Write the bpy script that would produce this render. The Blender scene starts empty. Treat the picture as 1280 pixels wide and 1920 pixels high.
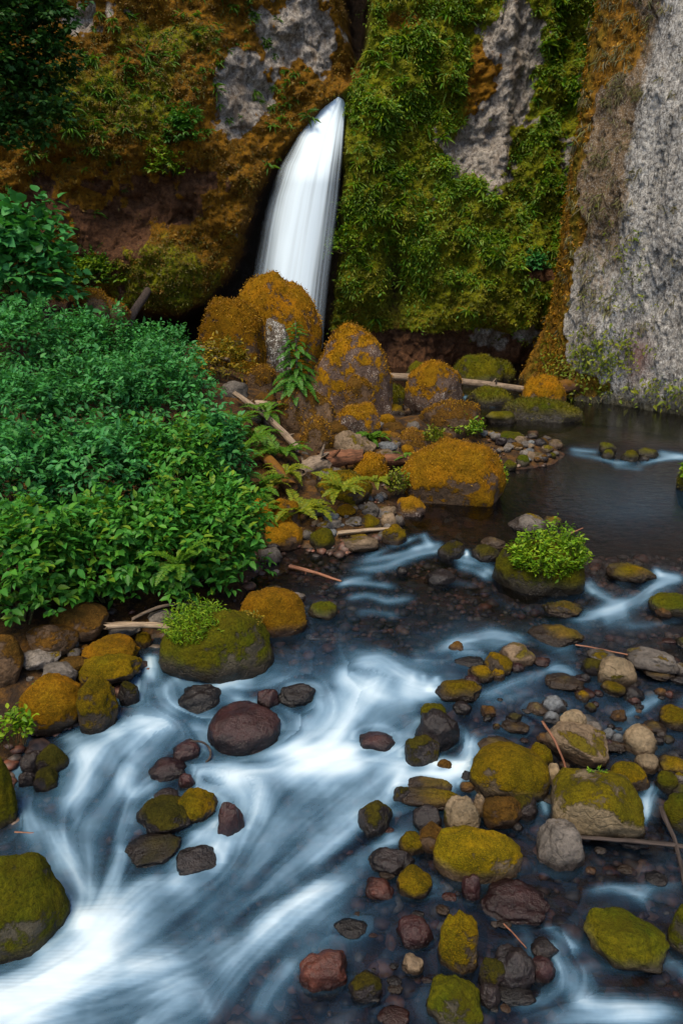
import bpy, bmesh, math, random
import numpy as np
random.seed(11)
RS = np.random.RandomState(5)
scene = bpy.context.scene
COL = scene.collection
R = math.radians

# ------------------------------------------------------------------ camera
CZ, F, PITCH = 7.5, 1493.0, R(18.0)
SP, CP = math.sin(PITCH), math.cos(PITCH)
cam = bpy.data.cameras.new('camera')
cam.sensor_fit = 'VERTICAL'; cam.sensor_height = 36.0; cam.sensor_width = 24.0
cam.lens = F / 1920 * 36.0
cam.clip_start = 0.1; cam.clip_end = 500
co = bpy.data.objects.new('camera', cam); COL.objects.link(co)
co.location = (0, 0, CZ); co.rotation_euler = (R(90) - PITCH, 0, 0)
scene.camera = co

def ray(px, py):
    """direction per unit depth towards a spot of the photograph (1280 x 1920)"""
    u, v = (px - 640) / F, -(py - 960) / F
    return u, CP + v * SP, -SP + v * CP
def at(px, py, Y):
    dx, dy, dz = ray(px, py)
    t = Y / dy
    return np.array([dx * t, Y, CZ + dz * t])
def chart(X, Y, Z):
    d = Y * CP + (CZ - Z) * SP
    v = Y * SP - (CZ - Z) * CP
    d = np.maximum(d, 0.05)
    return 640 + F * X / d, 960 - F * v / d

# ------------------------------------------------------------------ noise
_p = np.random.RandomState(3).permutation(256); _P = np.concatenate([_p, _p, _p])
_G = np.random.RandomState(4).normal(size=(256, 3)); _G /= np.linalg.norm(_G, axis=1)[:, None]
def pn(x, y, z):
    x, y, z = np.broadcast_arrays(np.asarray(x, float), np.asarray(y, float), np.asarray(z, float))
    xi, yi, zi = np.floor(x).astype(int), np.floor(y).astype(int), np.floor(z).astype(int)
    xf, yf, zf = x - xi, y - yi, z - zi
    xi &= 255; yi &= 255; zi &= 255
    u, v, w = [t * t * t * (t * (t * 6 - 15) + 10) for t in (xf, yf, zf)]
    out = 0
    for a in (0, 1):
        for b in (0, 1):
            for c in (0, 1):
                g = _G[_P[_P[_P[xi + a] + yi + b] + zi + c]]
                d = g[..., 0] * (xf - a) + g[..., 1] * (yf - b) + g[..., 2] * (zf - c)
                out = out + d * (u if a else 1 - u) * (v if b else 1 - v) * (w if c else 1 - w)
    return out * 1.5
def fbm(x, y, z, o=4, lac=2.1, g=0.5):
    s, a = 0, 1.0
    for i in range(o):
        s = s + a * pn(x + 17.3 * i, y + 5.1 * i, z + 9.7 * i)
        x, y, z, a = x * lac, y * lac, z * lac, a * g
    return s
def sstep(a, b, x):
    t = np.clip((x - a) / (b - a), 0, 1)
    return t * t * (3 - 2 * t)
def worley(x, y, z, seed=0):
    """distance to nearest and second nearest feature point (jittered grid)"""
    rs = np.random.RandomState(seed + 50).rand(256, 3)
    xi, yi, zi = np.floor(x).astype(int), np.floor(y).astype(int), np.floor(z).astype(int)
    d1 = np.full(x.shape, 9.0); d2 = np.full(x.shape, 9.0); cid = np.zeros(x.shape)
    for a in (-1, 0, 1):
        for b in (-1, 0, 1):
            for c in (-1, 0, 1):
                h = _P[_P[_P[(xi + a) & 255] + ((yi + b) & 255)] + ((zi + c) & 255)]
                q = rs[h]
                d = (xi + a + q[..., 0] - x) ** 2 + (yi + b + q[..., 1] - y) ** 2 + (zi + c + q[..., 2] - z) ** 2
                m = d < d1
                d2 = np.where(m, d1, np.minimum(d2, d)); cid = np.where(m, h / 255.0, cid); d1 = np.where(m, d, d1)
    return np.sqrt(d1), np.sqrt(d2), cid

# ------------------------------------------------------------------ object helpers
def mesh_np(name, V, faces, mats=(), smooth=True, midx=None, attrs=None):
    """faces: list of (n,k) int arrays"""
    me = bpy.data.meshes.new(name)
    V = np.asarray(V, np.float32)
    faces = [np.asarray(f, np.int32) for f in faces if len(f)]
    loops = np.concatenate([f.ravel() for f in faces])
    tot = np.concatenate([np.full(len(f), f.shape[1], np.int32) for f in faces])
    st = np.concatenate([[0], np.cumsum(tot)[:-1]]).astype(np.int32)
    me.vertices.add(len(V)); me.vertices.foreach_set('co', V.ravel())
    me.loops.add(len(loops)); me.loops.foreach_set('vertex_index', loops)
    me.polygons.add(len(tot)); me.polygons.foreach_set('loop_start', st); me.polygons.foreach_set('loop_total', tot)
    me.polygons.foreach_set('use_smooth', np.full(len(tot), smooth))
    for m in mats: me.materials.append(m)
    if midx is not None: me.polygons.foreach_set('material_index', np.asarray(midx, np.int32))
    for k, a in (attrs or {}).items():
        if a.ndim == 1:
            at_ = me.attributes.new(k, 'FLOAT', 'POINT'); at_.data.foreach_set('value', a.astype(np.float32))
        else:
            at_ = me.attributes.new(k, 'FLOAT_COLOR', 'POINT'); at_.data.foreach_set('color', a.astype(np.float32).ravel())
    me.update(); me.validate()
    return me
def link(name, me, parent=None, loc=(0, 0, 0), rot=(0, 0, 0)):
    o = bpy.data.objects.new(name, me); COL.objects.link(o)
    o.location = loc; o.rotation_euler = rot
    if parent: o.parent = parent
    return o
def tag(o, label=None, cat=None, group=None, kind=None):
    if label: o['label'] = label
    if cat: o['category'] = cat
    if group: o['group'] = group
    if kind: o['kind'] = kind
    return o
def empty(name, loc, rot=(0, 0, 0)):
    return link(name, None, None, loc, rot)
def copy_tree(o, parent=None):
    c = o.copy(); COL.objects.link(c)
    if parent: c.parent = parent
    for ch in [q for q in bpy.data.objects if q.parent == o]: copy_tree(ch, c)
    return c
def grid_faces(nr, nc):
    i = np.arange(nr - 1)[:, None] * nc + np.arange(nc - 1)[None]
    return np.stack([i, i + 1, i + nc + 1, i + nc], -1).reshape(-1, 4)

# ------------------------------------------------------------------ materials
def newmat(name):
    m = bpy.data.materials.new(name); m.use_nodes = True
    nt = m.node_tree; nt.nodes.clear()
    return m, nt
class NT:
    def __init__(s, nt): s.nt = nt
    def n(s, typ, props=None, **ins):
        nd = s.nt.nodes.new(typ)
        for k, v in (props or {}).items(): setattr(nd, k, v)
        for k, v in ins.items():
            k = int(k[1:]) if k[0] == 'i' and k[1:].isdigit() else k.replace('_', ' ')
            s.set(nd.inputs[k], v)
        return nd
    def set(s, inp, v):
        if hasattr(v, 'is_output'): s.nt.links.new(v, inp)
        elif hasattr(v, 'outputs'): s.nt.links.new(v.outputs[0], inp)
        else:
            if isinstance(v, (tuple, list)) and len(v) == 3 and inp.type == 'RGBA': v = (*v, 1)
            inp.default_value = v
    def math(s, op, a, b=0.0, c=0.0, clamp=False):
        nd = s.nt.nodes.new('ShaderNodeMath'); nd.operation = op; nd.use_clamp = clamp
        s.set(nd.inputs[0], a); s.set(nd.inputs[1], b); s.set(nd.inputs[2], c)
        return nd.outputs[0]
    def mix(s, f, a, b, typ='MIX'):
        nd = s.nt.nodes.new('ShaderNodeMix'); nd.data_type = 'RGBA'; nd.blend_type = typ
        s.set(nd.inputs[0], f); s.set(nd.inputs[6], a); s.set(nd.inputs[7], b)
        return nd.outputs[2]
    def ramp(s, f, stops):
        nd = s.nt.nodes.new('ShaderNodeValToRGB'); s.set(nd.inputs[0], f)
        el = nd.color_ramp.elements
        while len(el) < len(stops): el.new(0.5)
        for e, (p, c) in zip(el, stops):
            e.position = p; e.color = (*c, 1) if not isinstance(c, (int, float)) else (c, c, c, 1)
        return nd.outputs[0]
    def noise(s, vec, scale, detail=4, rough=0.55, dist=0.0):
        nd = s.n('ShaderNodeTexNoise', Scale=scale, Detail=detail, Roughness=rough, Distortion=dist)
        s.set(nd.inputs['Vector'], vec); return nd.outputs[0]
    def vor(s, vec, scale, feature='F1', out=0):
        nd = s.n('ShaderNodeTexVoronoi', {'feature': feature}, Scale=scale)
        s.set(nd.inputs['Vector'], vec); return nd.outputs[out]
    def bump(s, h, strength, dist, normal=None):
        nd = s.n('ShaderNodeBump', Strength=strength, Distance=dist, Height=h)
        if normal is not None: s.set(nd.inputs['Normal'], normal)
        return nd.outputs[0]
    def out(s, sh):
        o = s.n('ShaderNodeOutputMaterial'); s.set(o.inputs['Surface'], sh)

def rock_mat(name, dark, light, moss=None, moss2=None, amt=0.0, rough=0.68, spec=0.3, lichen=None, lich=0.0, flip=0.0, sc=1.0):
    """stone with an optional moss coat: amt = how far the moss reaches down, flip<0 puts it low on the stone"""
    m, nt = newmat(name); t = NT(nt)
    oi = t.n('ShaderNodeObjectInfo')
    tc = t.n('ShaderNodeTexCoord')
    off = t.n('ShaderNodeVectorMath', {'operation': 'SCALE'}); t.set(off.inputs[0], (37.0, 19.0, 71.0)); t.set(off.inputs['Scale'], oi.outputs['Random'])
    v = t.n('ShaderNodeVectorMath', {'operation': 'ADD'}); t.set(v.inputs[0], tc.outputs['Object']); t.set(v.inputs[1], off.outputs[0])
    v = v.outputs[0]
    n1 = t.noise(v, 3.5 * sc, 6, 0.65); n2 = t.noise(v, 22 * sc, 4, 0.7); n3 = t.noise(v, 1.6 * sc, 3, 0.5)
    nf = t.noise(v, 70 * sc, 3, 0.7)
    base = t.mix(t.ramp(n1, [(0.3, 0.0), (0.72, 1.0)]), dark, light)
    base = t.mix(t.math('MULTIPLY', t.ramp(n2, [(0.35, 1.0), (0.55, 0.0)]), 0.55), base, tuple(c * 0.35 for c in dark))
    if lichen:
        l = t.ramp(t.math('ADD', t.math('MULTIPLY', n1, 0.45), t.math('MULTIPLY', n2, 0.6)), [(0.585 - 0.08 * lich, 0.0), (0.645 - 0.08 * lich, 1.0)])
        base = t.mix(l, base, lichen)
    hue = t.math('MULTIPLY_ADD', oi.outputs['Random'], 0.5, 0.75)
    base = t.mix(1.0, base, t.n('ShaderNodeCombineColor', Red=hue, Green=hue, Blue=hue).outputs[0], 'MULTIPLY')
    wa = t.n('ShaderNodeAttribute', {'attribute_name': 'wet'}).outputs['Fac']
    base = t.mix(wa, base, t.mix(1.0, base, (0.30, 0.27, 0.27), 'MULTIPLY'))
    crack = t.ramp(t.vor(t.n('ShaderNodeVectorMath', {'operation': 'ADD'}, i0=v, i1=t.n('ShaderNodeTexNoise', Vector=v, Scale=3.0 * sc).outputs['Color']).outputs[0], 1.7 * sc, 'DISTANCE_TO_EDGE'), [(0.0, 0.0), (0.05, 1.0)])
    base = t.mix(t.math('MULTIPLY_ADD', crack, -.35, .35) if rough > .5 else 0.0, base, tuple(c * .3 for c in dark))
    h = t.math('ADD', t.math('MULTIPLY', n1, 0.6), t.math('ADD', t.math('MULTIPLY', n2, 0.3), t.math('MULTIPLY', nf, 0.12)))
    h = t.math('ADD', h, t.math('MULTIPLY', crack, .10 if rough > .5 else 0.0))
    sp = spec
    col, rg = base, t.mix(wa, (rough,) * 3, (min(rough, .35),) * 3)
    if moss:
        geo = t.n('ShaderNodeNewGeometry'); sx = t.n('ShaderNodeSeparateXYZ', Vector=geo.outputs['Normal'])
        k = t.math('ADD', t.math('MULTIPLY', sx.outputs[2], 0.55 if flip >= 0 else -0.45), t.math('MULTIPLY', t.math('SUBTRACT', n1, 0.5), 1.6))
        k = t.math('ADD', k, t.math('MULTIPLY', t.math('SUBTRACT', n3, 0.5), 1.9))
        k = t.math('ADD', k, t.math('MULTIPLY', t.math('SUBTRACT', n2, 0.5), 0.5))
        k = t.math('ADD', k, amt - 0.5)
        mask = t.math('MULTIPLY', t.ramp(k, [(0.0, 0.0), (0.16, 1.0)]), t.math('SUBTRACT', 1.0, wa))
        mc = t.mix(t.ramp(n3, [(0.35, 0.0), (0.65, 1.0)]), moss, moss2 or moss)
        mc = t.mix(t.ramp(n2, [(0.32, 0.85), (0.6, 0.0)]), mc, tuple(c * 0.22 for c in moss))
        mc = t.mix(t.ramp(n1, [(0.40, 0.8), (0.56, 0.0)]), mc, tuple(c * 0.4 for c in (moss2 or moss)))
        mc = t.mix(t.math('MULTIPLY', t.ramp(nf, [(0.5, 0.0), (0.7, 1.0)]), 0.45), mc, tuple(min(1, c * 1.9) for c in moss))
        mc = t.mix(1.0, mc, t.n('ShaderNodeCombineColor', Red=hue, Green=hue, Blue=hue).outputs[0], 'MULTIPLY')
        col = t.mix(mask, base, mc)
        sp = t.math('MULTIPLY_ADD', mask, .10 - spec, spec)
        rg = t.mix(mask, rg, (.92, .92, .92))
        h = t.math('ADD', h, t.math('MULTIPLY', mask, t.math('ADD', t.math('MULTIPLY', n2, 0.5), t.math('MULTIPLY', nf, 0.45))))
    b = t.n('ShaderNodeBsdfPrincipled', Base_Color=col, Roughness=rg, Normal=t.bump(h, 1.0, 0.075))
    t.set(b.inputs['Specular IOR Level'], sp)
    t.out(b)
    return m

def leaf_mat(name, cols, trans=0.3, rough=0.5, spec=0.25):
    m, nt = newmat(name); t = NT(nt)
    g = t.n('ShaderNodeNewGeometry')
    n = len(cols)
    c = t.ramp(g.outputs['Random Per Island'], [((i + 0.5) / n, q) for i, q in enumerate(cols)])
    tc = t.n('ShaderNodeTexCoord')
    big = t.noise(tc.outputs['Object'], 0.9, 2)
    c = t.mix(t.ramp(big, [(0.35, 0.0), (0.65, 0.6)]), c, tuple(q * 0.55 for q in cols[0]))
    b = t.n('ShaderNodeBsdfPrincipled', Base_Color=c, Roughness=rough); b.inputs['Specular IOR Level'].default_value = spec
    tr = t.n('ShaderNodeBsdfTranslucent', Color=t.mix(1.0, c, (1.0, 1.0, 0.5), 'MULTIPLY'))
    t.out(t.n('ShaderNodeMixShader', i0=trans, i1=b.outputs[0], i2=tr.outputs[0]))
    return m

def wood_mat(name, dark, light, moss=None, rough=0.8):
    m, nt = newmat(name); t = NT(nt)
    tc = t.n('ShaderNodeTexCoord')
    mp = t.n('ShaderNodeMapping', Vector=tc.outputs['Object'], Scale=(0.8, 14.0, 14.0))
    n1 = t.noise(mp.outputs[0], 1.6, 5, 0.7); n2 = t.noise(tc.outputs['Object'], 4.0, 4, 0.6)
    c = t.mix(t.ramp(n1, [(0.33, 0.0), (0.6, 1.0)]), dark, light)
    c = t.mix(t.math('MULTIPLY', t.ramp(n2, [(0.3, 1.0), (0.5, 0.0)]), 0.6), c, tuple(q * 0.5 for q in dark))
    if moss:
        geo = t.n('ShaderNodeNewGeometry'); sx = t.n('ShaderNodeSeparateXYZ', Vector=geo.outputs['Normal'])
        k = t.math('ADD', t.math('MULTIPLY', sx.outputs[2], 0.5), t.math('MULTIPLY', t.math('SUBTRACT', n2, 0.5), 2.4))
        c = t.mix(t.ramp(k, [(0.1, 0.0), (0.35, 1.0)]), c, t.mix(n2, tuple(q * 0.4 for q in moss), moss))
    b = t.n('ShaderNodeBsdfPrincipled', Base_Color=c, Roughness=rough, Normal=t.bump(t.math('ADD', n1, n2), 0.7, 0.03))
    b.inputs['Specular IOR Level'].default_value = 0.25
    t.out(b); return m

GOLD, GOLD2 = (0.34, 0.145, 0.004), (0.24, 0.135, 0.004)
OLIV, OLIV2 = (0.23, 0.13, 0.002), (0.12, 0.10, 0.002)
GRN, GRN2 = (0.055, 0.07, 0.002), (0.14, 0.115, 0.003)
BRN, BRN2 = (0.055, 0.032, 0.020), (0.13, 0.085, 0.055)
M = {
 'g': rock_mat('golden_moss_rock', BRN, (0.16, 0.10, 0.055), GOLD, GOLD2, 0.72),
 'b': rock_mat('brown_moss_rock', (0.06, 0.034, 0.018), (0.17, 0.10, 0.05), (0.17, 0.078, 0.012), (0.11, 0.062, 0.012), 0.45),
 'l': rock_mat('lichen_rock', (0.045, 0.028, 0.021), (0.14, 0.085, 0.06), GOLD, GOLD2, 0.42, lichen=(0.40, 0.37, 0.33), lich=0.1),
 'p': rock_mat('pale_lichen_rock', (0.06, 0.045, 0.035), (0.2, 0.16, 0.12), GOLD, GOLD2, 0.08, lichen=(0.62, 0.62, 0.58), lich=.6),
 'o': rock_mat('olive_moss_rock', (0.03, 0.021, 0.014), (0.10, 0.066, 0.038), OLIV, OLIV2, 0.56),
 'O': rock_mat('thick_olive_moss_rock', (0.07, 0.05, 0.03), (0.22, 0.16, 0.09), (0.27, 0.165, 0.003), (0.16, 0.135, 0.003), 0.72),
 'v': rock_mat('green_moss_rock', (0.03, 0.026, 0.016), (0.09, 0.075, 0.045), GRN, GRN2, 0.64),
 'h': rock_mat('half_mossed_rock', (0.10, 0.075, 0.042), (0.26, 0.19, 0.115), (0.17, 0.135, 0.008), (0.11, 0.10, 0.006), 0.42, flip=-1),
 'H': rock_mat('patchy_mossed_rock', (0.10, 0.075, 0.04), (0.28, 0.21, 0.125), (0.22, 0.16, 0.004), (0.13, 0.12, 0.004), 0.24),
 't': rock_mat('tan_rock', (0.085, 0.058, 0.034), (0.24, 0.17, 0.105), (0.17, 0.11, 0.012), (0.13, 0.11, 0.01), 0.0),
 'y': rock_mat('grey_rock', (0.055, 0.048, 0.042), (0.18, 0.155, 0.135), OLIV, OLIV2, -0.08),
 's': rock_mat('slate_rock', (0.05, 0.055, 0.062), (0.17, 0.18, 0.19)),
 'd': rock_mat('dark_wet_rock', (0.006, 0.005, 0.006), (0.026, 0.017, 0.016), rough=0.32, spec=0.4),
 'w': rock_mat('wet_olive_rock', (0.008, 0.006, 0.006), (0.035, 0.022, 0.018), (0.07, 0.055, 0.005), (0.045, 0.045, 0.005), 0.42, rough=0.34, spec=0.4),
 'm': rock_mat('maroon_wet_rock', (0.012, 0.005, 0.006), (0.045, 0.015, 0.014), rough=0.3, spec=0.4),
 'r': rock_mat('red_wet_rock', (0.025, 0.008, 0.006), (0.10, 0.03, 0.018), rough=0.3, spec=0.4),
}

# ------------------------------------------------------------------ water level and ground
_WY = np.array([-20, 4, 6, 8, 9, 10, 11, 11.9, 13, 15, 16.5, 17.5, 19, 22, 22.9, 23.8, 28, 34, 60.])
_WZ = np.array([-.1, 0, .03, .16, .28, .46, .76, 1.05, 1.15, 1.3, 1.52, 1.64, 1.7, 1.74, 1.8, 1.95, 2.0, 2.05, 2.1])
_fy = np.linspace(-20, 60, 1601); _fz = np.interp(_fy, _WY, _WZ)
_fz = np.convolve(np.pad(_fz, 10, 'edge'), np.ones(21) / 21, 'valid')
def zw(Y): return np.interp(Y, _fy, _fz)
_tt = None
def gw(px, py):
    """the spot on the water under a point of the photograph"""
    dx, dy, dz = ray(px, py)
    t = np.linspace(3, 90, 4000); f = CZ + dz * t - zw(dy * t)
    i = int(np.argmax(f < 0)) if (f < 0).any() else len(t) - 1
    t = t[i]
    return np.array([dx * t, dy * t, zw(dy * t)])

BANK = [(-250, 1900), (-60, 1640), (5, 1540), (30, 1450), (62, 1392), (150, 1350), (215, 1300), (258, 1262), (268, 1205), (305, 1200),
        (330, 1215), (450, 1150), (475, 1085), (490, 1045), (530, 1025), (640, 1035), (742, 1008), (762, 968), (740, 945), (800, 942), (915, 935),
        (945, 885), (1040, 872), (1062, 850), (1010, 828), (915, 812), (893, 790), (735, 790), (725, 735), (700, 700)]
_bk = [gw(*p)[:2] for p in BANK]
LAND = np.array([(-45, -25), (-9, -25), (-6, 3)] + [tuple(p) for p in _bk] + [(1.5, 40.5), (-2.5, 41.5), (-4, 38.5), (-9, 38), (-45, 38)])
RIGHT = np.array([(60, -25), (8, -25), (7.2, 4), (8.3, 10), (9.5, 16), (12.5, 22), (14.5, 27), (30, 30), (60, 30)])
def sdist(X, Y, poly):
    sh = X.shape; X = X.ravel(); Y = Y.ravel()
    d = np.full(X.shape, 1e9); ins = np.zeros(X.shape, bool)
    for i in range(len(poly)):
        ax, ay = poly[i - 1]; bx, by = poly[i]
        ex, ey = bx - ax, by - ay
        t = np.clip(((X - ax) * ex + (Y - ay) * ey) / (ex * ex + ey * ey + 1e-9), 0, 1)
        d = np.minimum(d, (X - ax - t * ex) ** 2 + (Y - ay - t * ey) ** 2)
        c = (ay > Y) != (by > Y)
        ins ^= c & (X < (bx - ax) * (Y - ay) / (by - ay + 1e-12) + ax)
    d = np.sqrt(d); return np.where(ins, d, -d).reshape(sh)
def ground(X, Y):
    X = np.asarray(X, float); Y = np.asarray(Y, float)
    s = np.maximum(sdist(X, Y, LAND), sdist(X, Y, RIGHT))
    sl = np.maximum(s, 0)
    up = 0.06 * sstep(0, .3, sl) + 0.20 * sl + 0.012 * np.minimum(sl, 8) ** 2
    dn = 0.34 * (1 - np.exp(np.minimum(s, 0) / 0.6)) * (0.65 + 2.2 * sstep(15, 19, Y))
    return zw(Y) + np.where(s > 0, up, -dn)
def surf(X, Y): return np.maximum(ground(X, Y), zw(Y))
def march(px, py, lift=0.0):
    dx, dy, dz = ray(px, py)
    t = np.linspace(4, 62, 900)
    f = CZ + dz * t - surf(dx * t, dy * t) - lift
    neg = f < 0
    i = int(np.argmax(neg)) if neg.any() else len(t) - 1
    if i > 0 and neg.any():
        a = f[i - 1] / (f[i - 1] - f[i] + 1e-9); tt = t[i - 1] + a * (t[i] - t[i - 1])
    else: tt = t[i]
    return tt, np.array([dx * tt, dy * tt, CZ + dz * tt])
# ================================================================== the setting
# ---- ground
xs = np.concatenate([np.linspace(-45, -17, 40)[:-1], np.linspace(-17, 13, 260), np.linspace(13, 45, 40)[1:]])
ys = np.concatenate([np.linspace(-25, 3, 30)[:-1], np.linspace(3, 24, 240), np.linspace(24, 46, 150)[1:]])
GX, GY = np.meshgrid(xs, ys)
GZ = ground(GX, GY)
_s = np.maximum(sdist(GX, GY, LAND), sdist(GX, GY, RIGHT))
GZ = GZ + 0.05 * fbm(GX * 1.7, GY * 1.7, 0, 4) + sstep(0.2, 2, _s) * 0.22 * fbm(GX * .5, GY * .5, 3, 3)
d1, d2, cid = worley(GX * 5, GY * 5, np.zeros_like(GX), 1)
GZ = GZ + 0.035 * (0.5 - d1)
m, nt = newmat('bank_soil'); t = NT(nt)
a = t.n('ShaderNodeAttribute', {'attribute_name': 'land'}); tc = t.n('ShaderNodeTexCoord')
n1 = t.noise(tc.outputs['Object'], 3, 5, .65); n2 = t.noise(tc.outputs['Object'], 18, 4, .6)
vc = t.vor(tc.outputs['Object'], 7.0, 'F1', 1); vs = t.n('ShaderNodeSeparateColor', Color=vc)
bed = t.ramp(vs.outputs[0], [(0.0, (0.012, 0.009, 0.008)), (0.5, (0.035, 0.02, 0.014)), (0.8, (0.06, 0.026, 0.016)), (1.0, (0.05, 0.045, 0.04))])
soil = t.mix(t.ramp(n1, [(0.42, 0.0), (0.7, 1.0)]), (0.022, 0.013, 0.008), (0.13, 0.06, 0.010))
soil = t.mix(t.ramp(n2, [(0.3, 0.8), (0.55, 0.0)]), soil, (0.02, 0.013, 0.007))
c = t.mix(a.outputs['Fac'], bed, soil)
b = t.n('ShaderNodeBsdfPrincipled', Base_Color=c, Roughness=0.9, Normal=t.bump(t.math('ADD', n1, n2), 0.8, 0.08))
b.inputs['Specular IOR Level'].default_value = 0.2
t.out(b)
o = link('ground', mesh_np('ground', np.stack([GX, GY, GZ], -1).reshape(-1, 3), [grid_faces(*GX.shape)], [m], attrs={'land': sstep(-.05, .25, _s).ravel()}))
tag(o, kind='structure')

# ---- cliffs
def gauss(px, py, cx, cy, rx, ry): return np.exp(-(((px - cx) / rx) ** 2 + ((py - cy) / ry) ** 2))
cx_ = np.array([-45, -38, -30, -22, -16, -10, -5, -2.5, 0, 5, 9, 14, 22.])
cy_ = np.array([-6, 4, 14, 25, 31, 35.5, 37.6, 38.3, 39.3, 40, 40.3, 41, 42.])
_cxs = np.linspace(-45, 22, 671); _cys = np.interp(_cxs, cx_, cy_); _cys = np.convolve(np.pad(_cys, 12, 'edge'), np.ones(25) / 25, 'valid')
def wallY(X): return np.interp(X, _cxs, _cys)
xs = np.concatenate([np.linspace(-44, -18, 120)[:-1], np.linspace(-18, 11.5, 530), np.linspace(11.5, 20, 30)[1:]])
zs = np.concatenate([np.linspace(0.6, 18.5, 330), np.linspace(18.5, 30, 60)[1:]])
X, Z = np.meshgrid(xs, zs)
Y0 = wallY(X)
px, py = chart(X, Y0, Z)
wob = 9 * fbm(X * .9, Z * .9, 2, 3)
el = np.interp(py, [-200, 0, 90, 172, 186, 235, 280, 340, 370, 430, 470, 520, 565, 620], [622, 632, 640, 632, 612, 560, 525, 488, 468, 450, 440, 415, 370, 300]) + wob * .7
er = np.interp(py, [-200, 0, 60, 120, 180, 300, 450, 600, 700], [712, 698, 694, 668, 651, 646, 641, 624, 620]) + wob * .5
rec = sstep(-2, 38, px - el) * (1 - sstep(-14, 4, px - er))
D = 2.0 * rec * sstep(150, 230, py) + 4.6 * rec * (1 - sstep(140, 178, py))         # + = away from the viewer
D -= 2.6 * gauss(px, py, 640, 138, 34, 44) * rec
D -= 1.5 * gauss(px, py, 380, 340, 190, 220) + 1.3 * gauss(px, py, 320, 525, 105, 75)
D += 1.9 * sstep(570, 625, py + (px - 300) * -0.12) * (1 - sstep(560, 640, px)) * sstep(120, 260, px)
D += 0.35 * gauss(px, py, 235, 420, 60, 160)
D -= 0.8 * gauss(px, py, 700, 300, 40, 330) + 0.9 * gauss(px, py, 950, 470, 130, 140) + 0.6 * gauss(px, py, 830, 120, 60, 120)
D += 1.0 * gauss(px, py, 742, 540, 18, 110) + 0.5 * gauss(px, py, 885, 260, 30, 120)
D += .75 * sstep(600, 660, py + 12 * np.sin(px * .03)) * sstep(620, 680, px)
D -= 0.7 * gauss(px, py, 320, 130, 160, 90) - 0.8 * gauss(px, py, 470, 150, 90, 140)
D -= 0.9 * gauss(px, py, 150, 230, 120, 110)
fr = 1 - 0.8 * rec
D += fr * .38 * sstep(640, 660, px) * fbm(X * 1.15, Z * .16, 71, 2)
D += fr * (0.75 * fbm(X * .28, Z * .28, 1, 2) + 0.42 * fbm(X * .85, Z * .75, 5, 3))
# cover masks
nz = fbm(X * .8, Z * .8, 8, 4); nz2 = fbm(X * 2.5, Z * 2.2, 18, 3)
left = 1 - sstep(-15, 15, px - (el + er) / 2)
grey = (0.85 * gauss(px, py, 470, 150, 60, 80) + 0.8 * gauss(px, py, 560, 30, 80, 60) + 0.85 * gauss(px, py, 440, 215, 50, 45) + .75 * gauss(px, py, 590, 100, 50, 60) + .7 * gauss(px, py, 170, 30, 90, 45)) * left
grey += (1.15 * gauss(px, py, 965, 70, 62, 75) + 1.0 * gauss(px, py, 965, 180, 35, 55) + 1.2 * gauss(px, py, 900, 275, 70, 75) + 0.8 * gauss(px, py, 1060, 285, 25, 40) + 0.7 * gauss(px, py, 945, 635, 90, 30)) * (1 - left)
brown = (.8 * gauss(px, py, 205, 440, 100, 115) + 0.75 * gauss(px, py, 350, 370, 100, 60) + .6 * gauss(px, py, 60, 400, 70, 90)) * left
brown += (1.4 * sstep(600, 650, py) + 0.55 * gauss(px, py, 1010, 520, 60, 60)) * (1 - left)
wet = np.clip(rec * 1.3 * sstep(165, 200, py) + 0.55 * gauss(px, py, 742, 540, 16, 105) + left * sstep(560, 615, py + (px - 300) * -.12) + .8 * rec * (1 - sstep(60, 110, py)), 0, 1)  # wet rock by fall and crevice; painted shade in slot and under overhang
gr = np.clip(sstep(.42, .62, grey + .42 * nz + .25 * nz2), 0, 1)
br = np.clip(sstep(.40, .66, brown + .40 * nz + .2 * nz2), 0, 1) * (1 - gr)
oran = (gauss(px, py, 912, 130, 34, 75) + .8 * gauss(px, py, 905, 190, 40, 40) + .7 * gauss(px, py, 760, 40, 60, 30) + .6 * gauss(px, py, 640, 130, 45, 40) * 2)
green = (1 - left) * np.clip(1.0 - 1.1 * oran + .3 * nz, 0, 1) * (1 - .42 * sstep(480, 600, py))
green = np.maximum(green, left * np.clip(1.0 * gauss(px, py, 300, 520, 110, 75) + .75 * gauss(px, py, 210, 210, 170, 90) + .5 * gauss(px, py, 330, 80, 120, 60) + .35 * nz, 0, 1))
moss = np.clip((1 - gr) * (1 - br) * (1 - wet), 0, 1)
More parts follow.
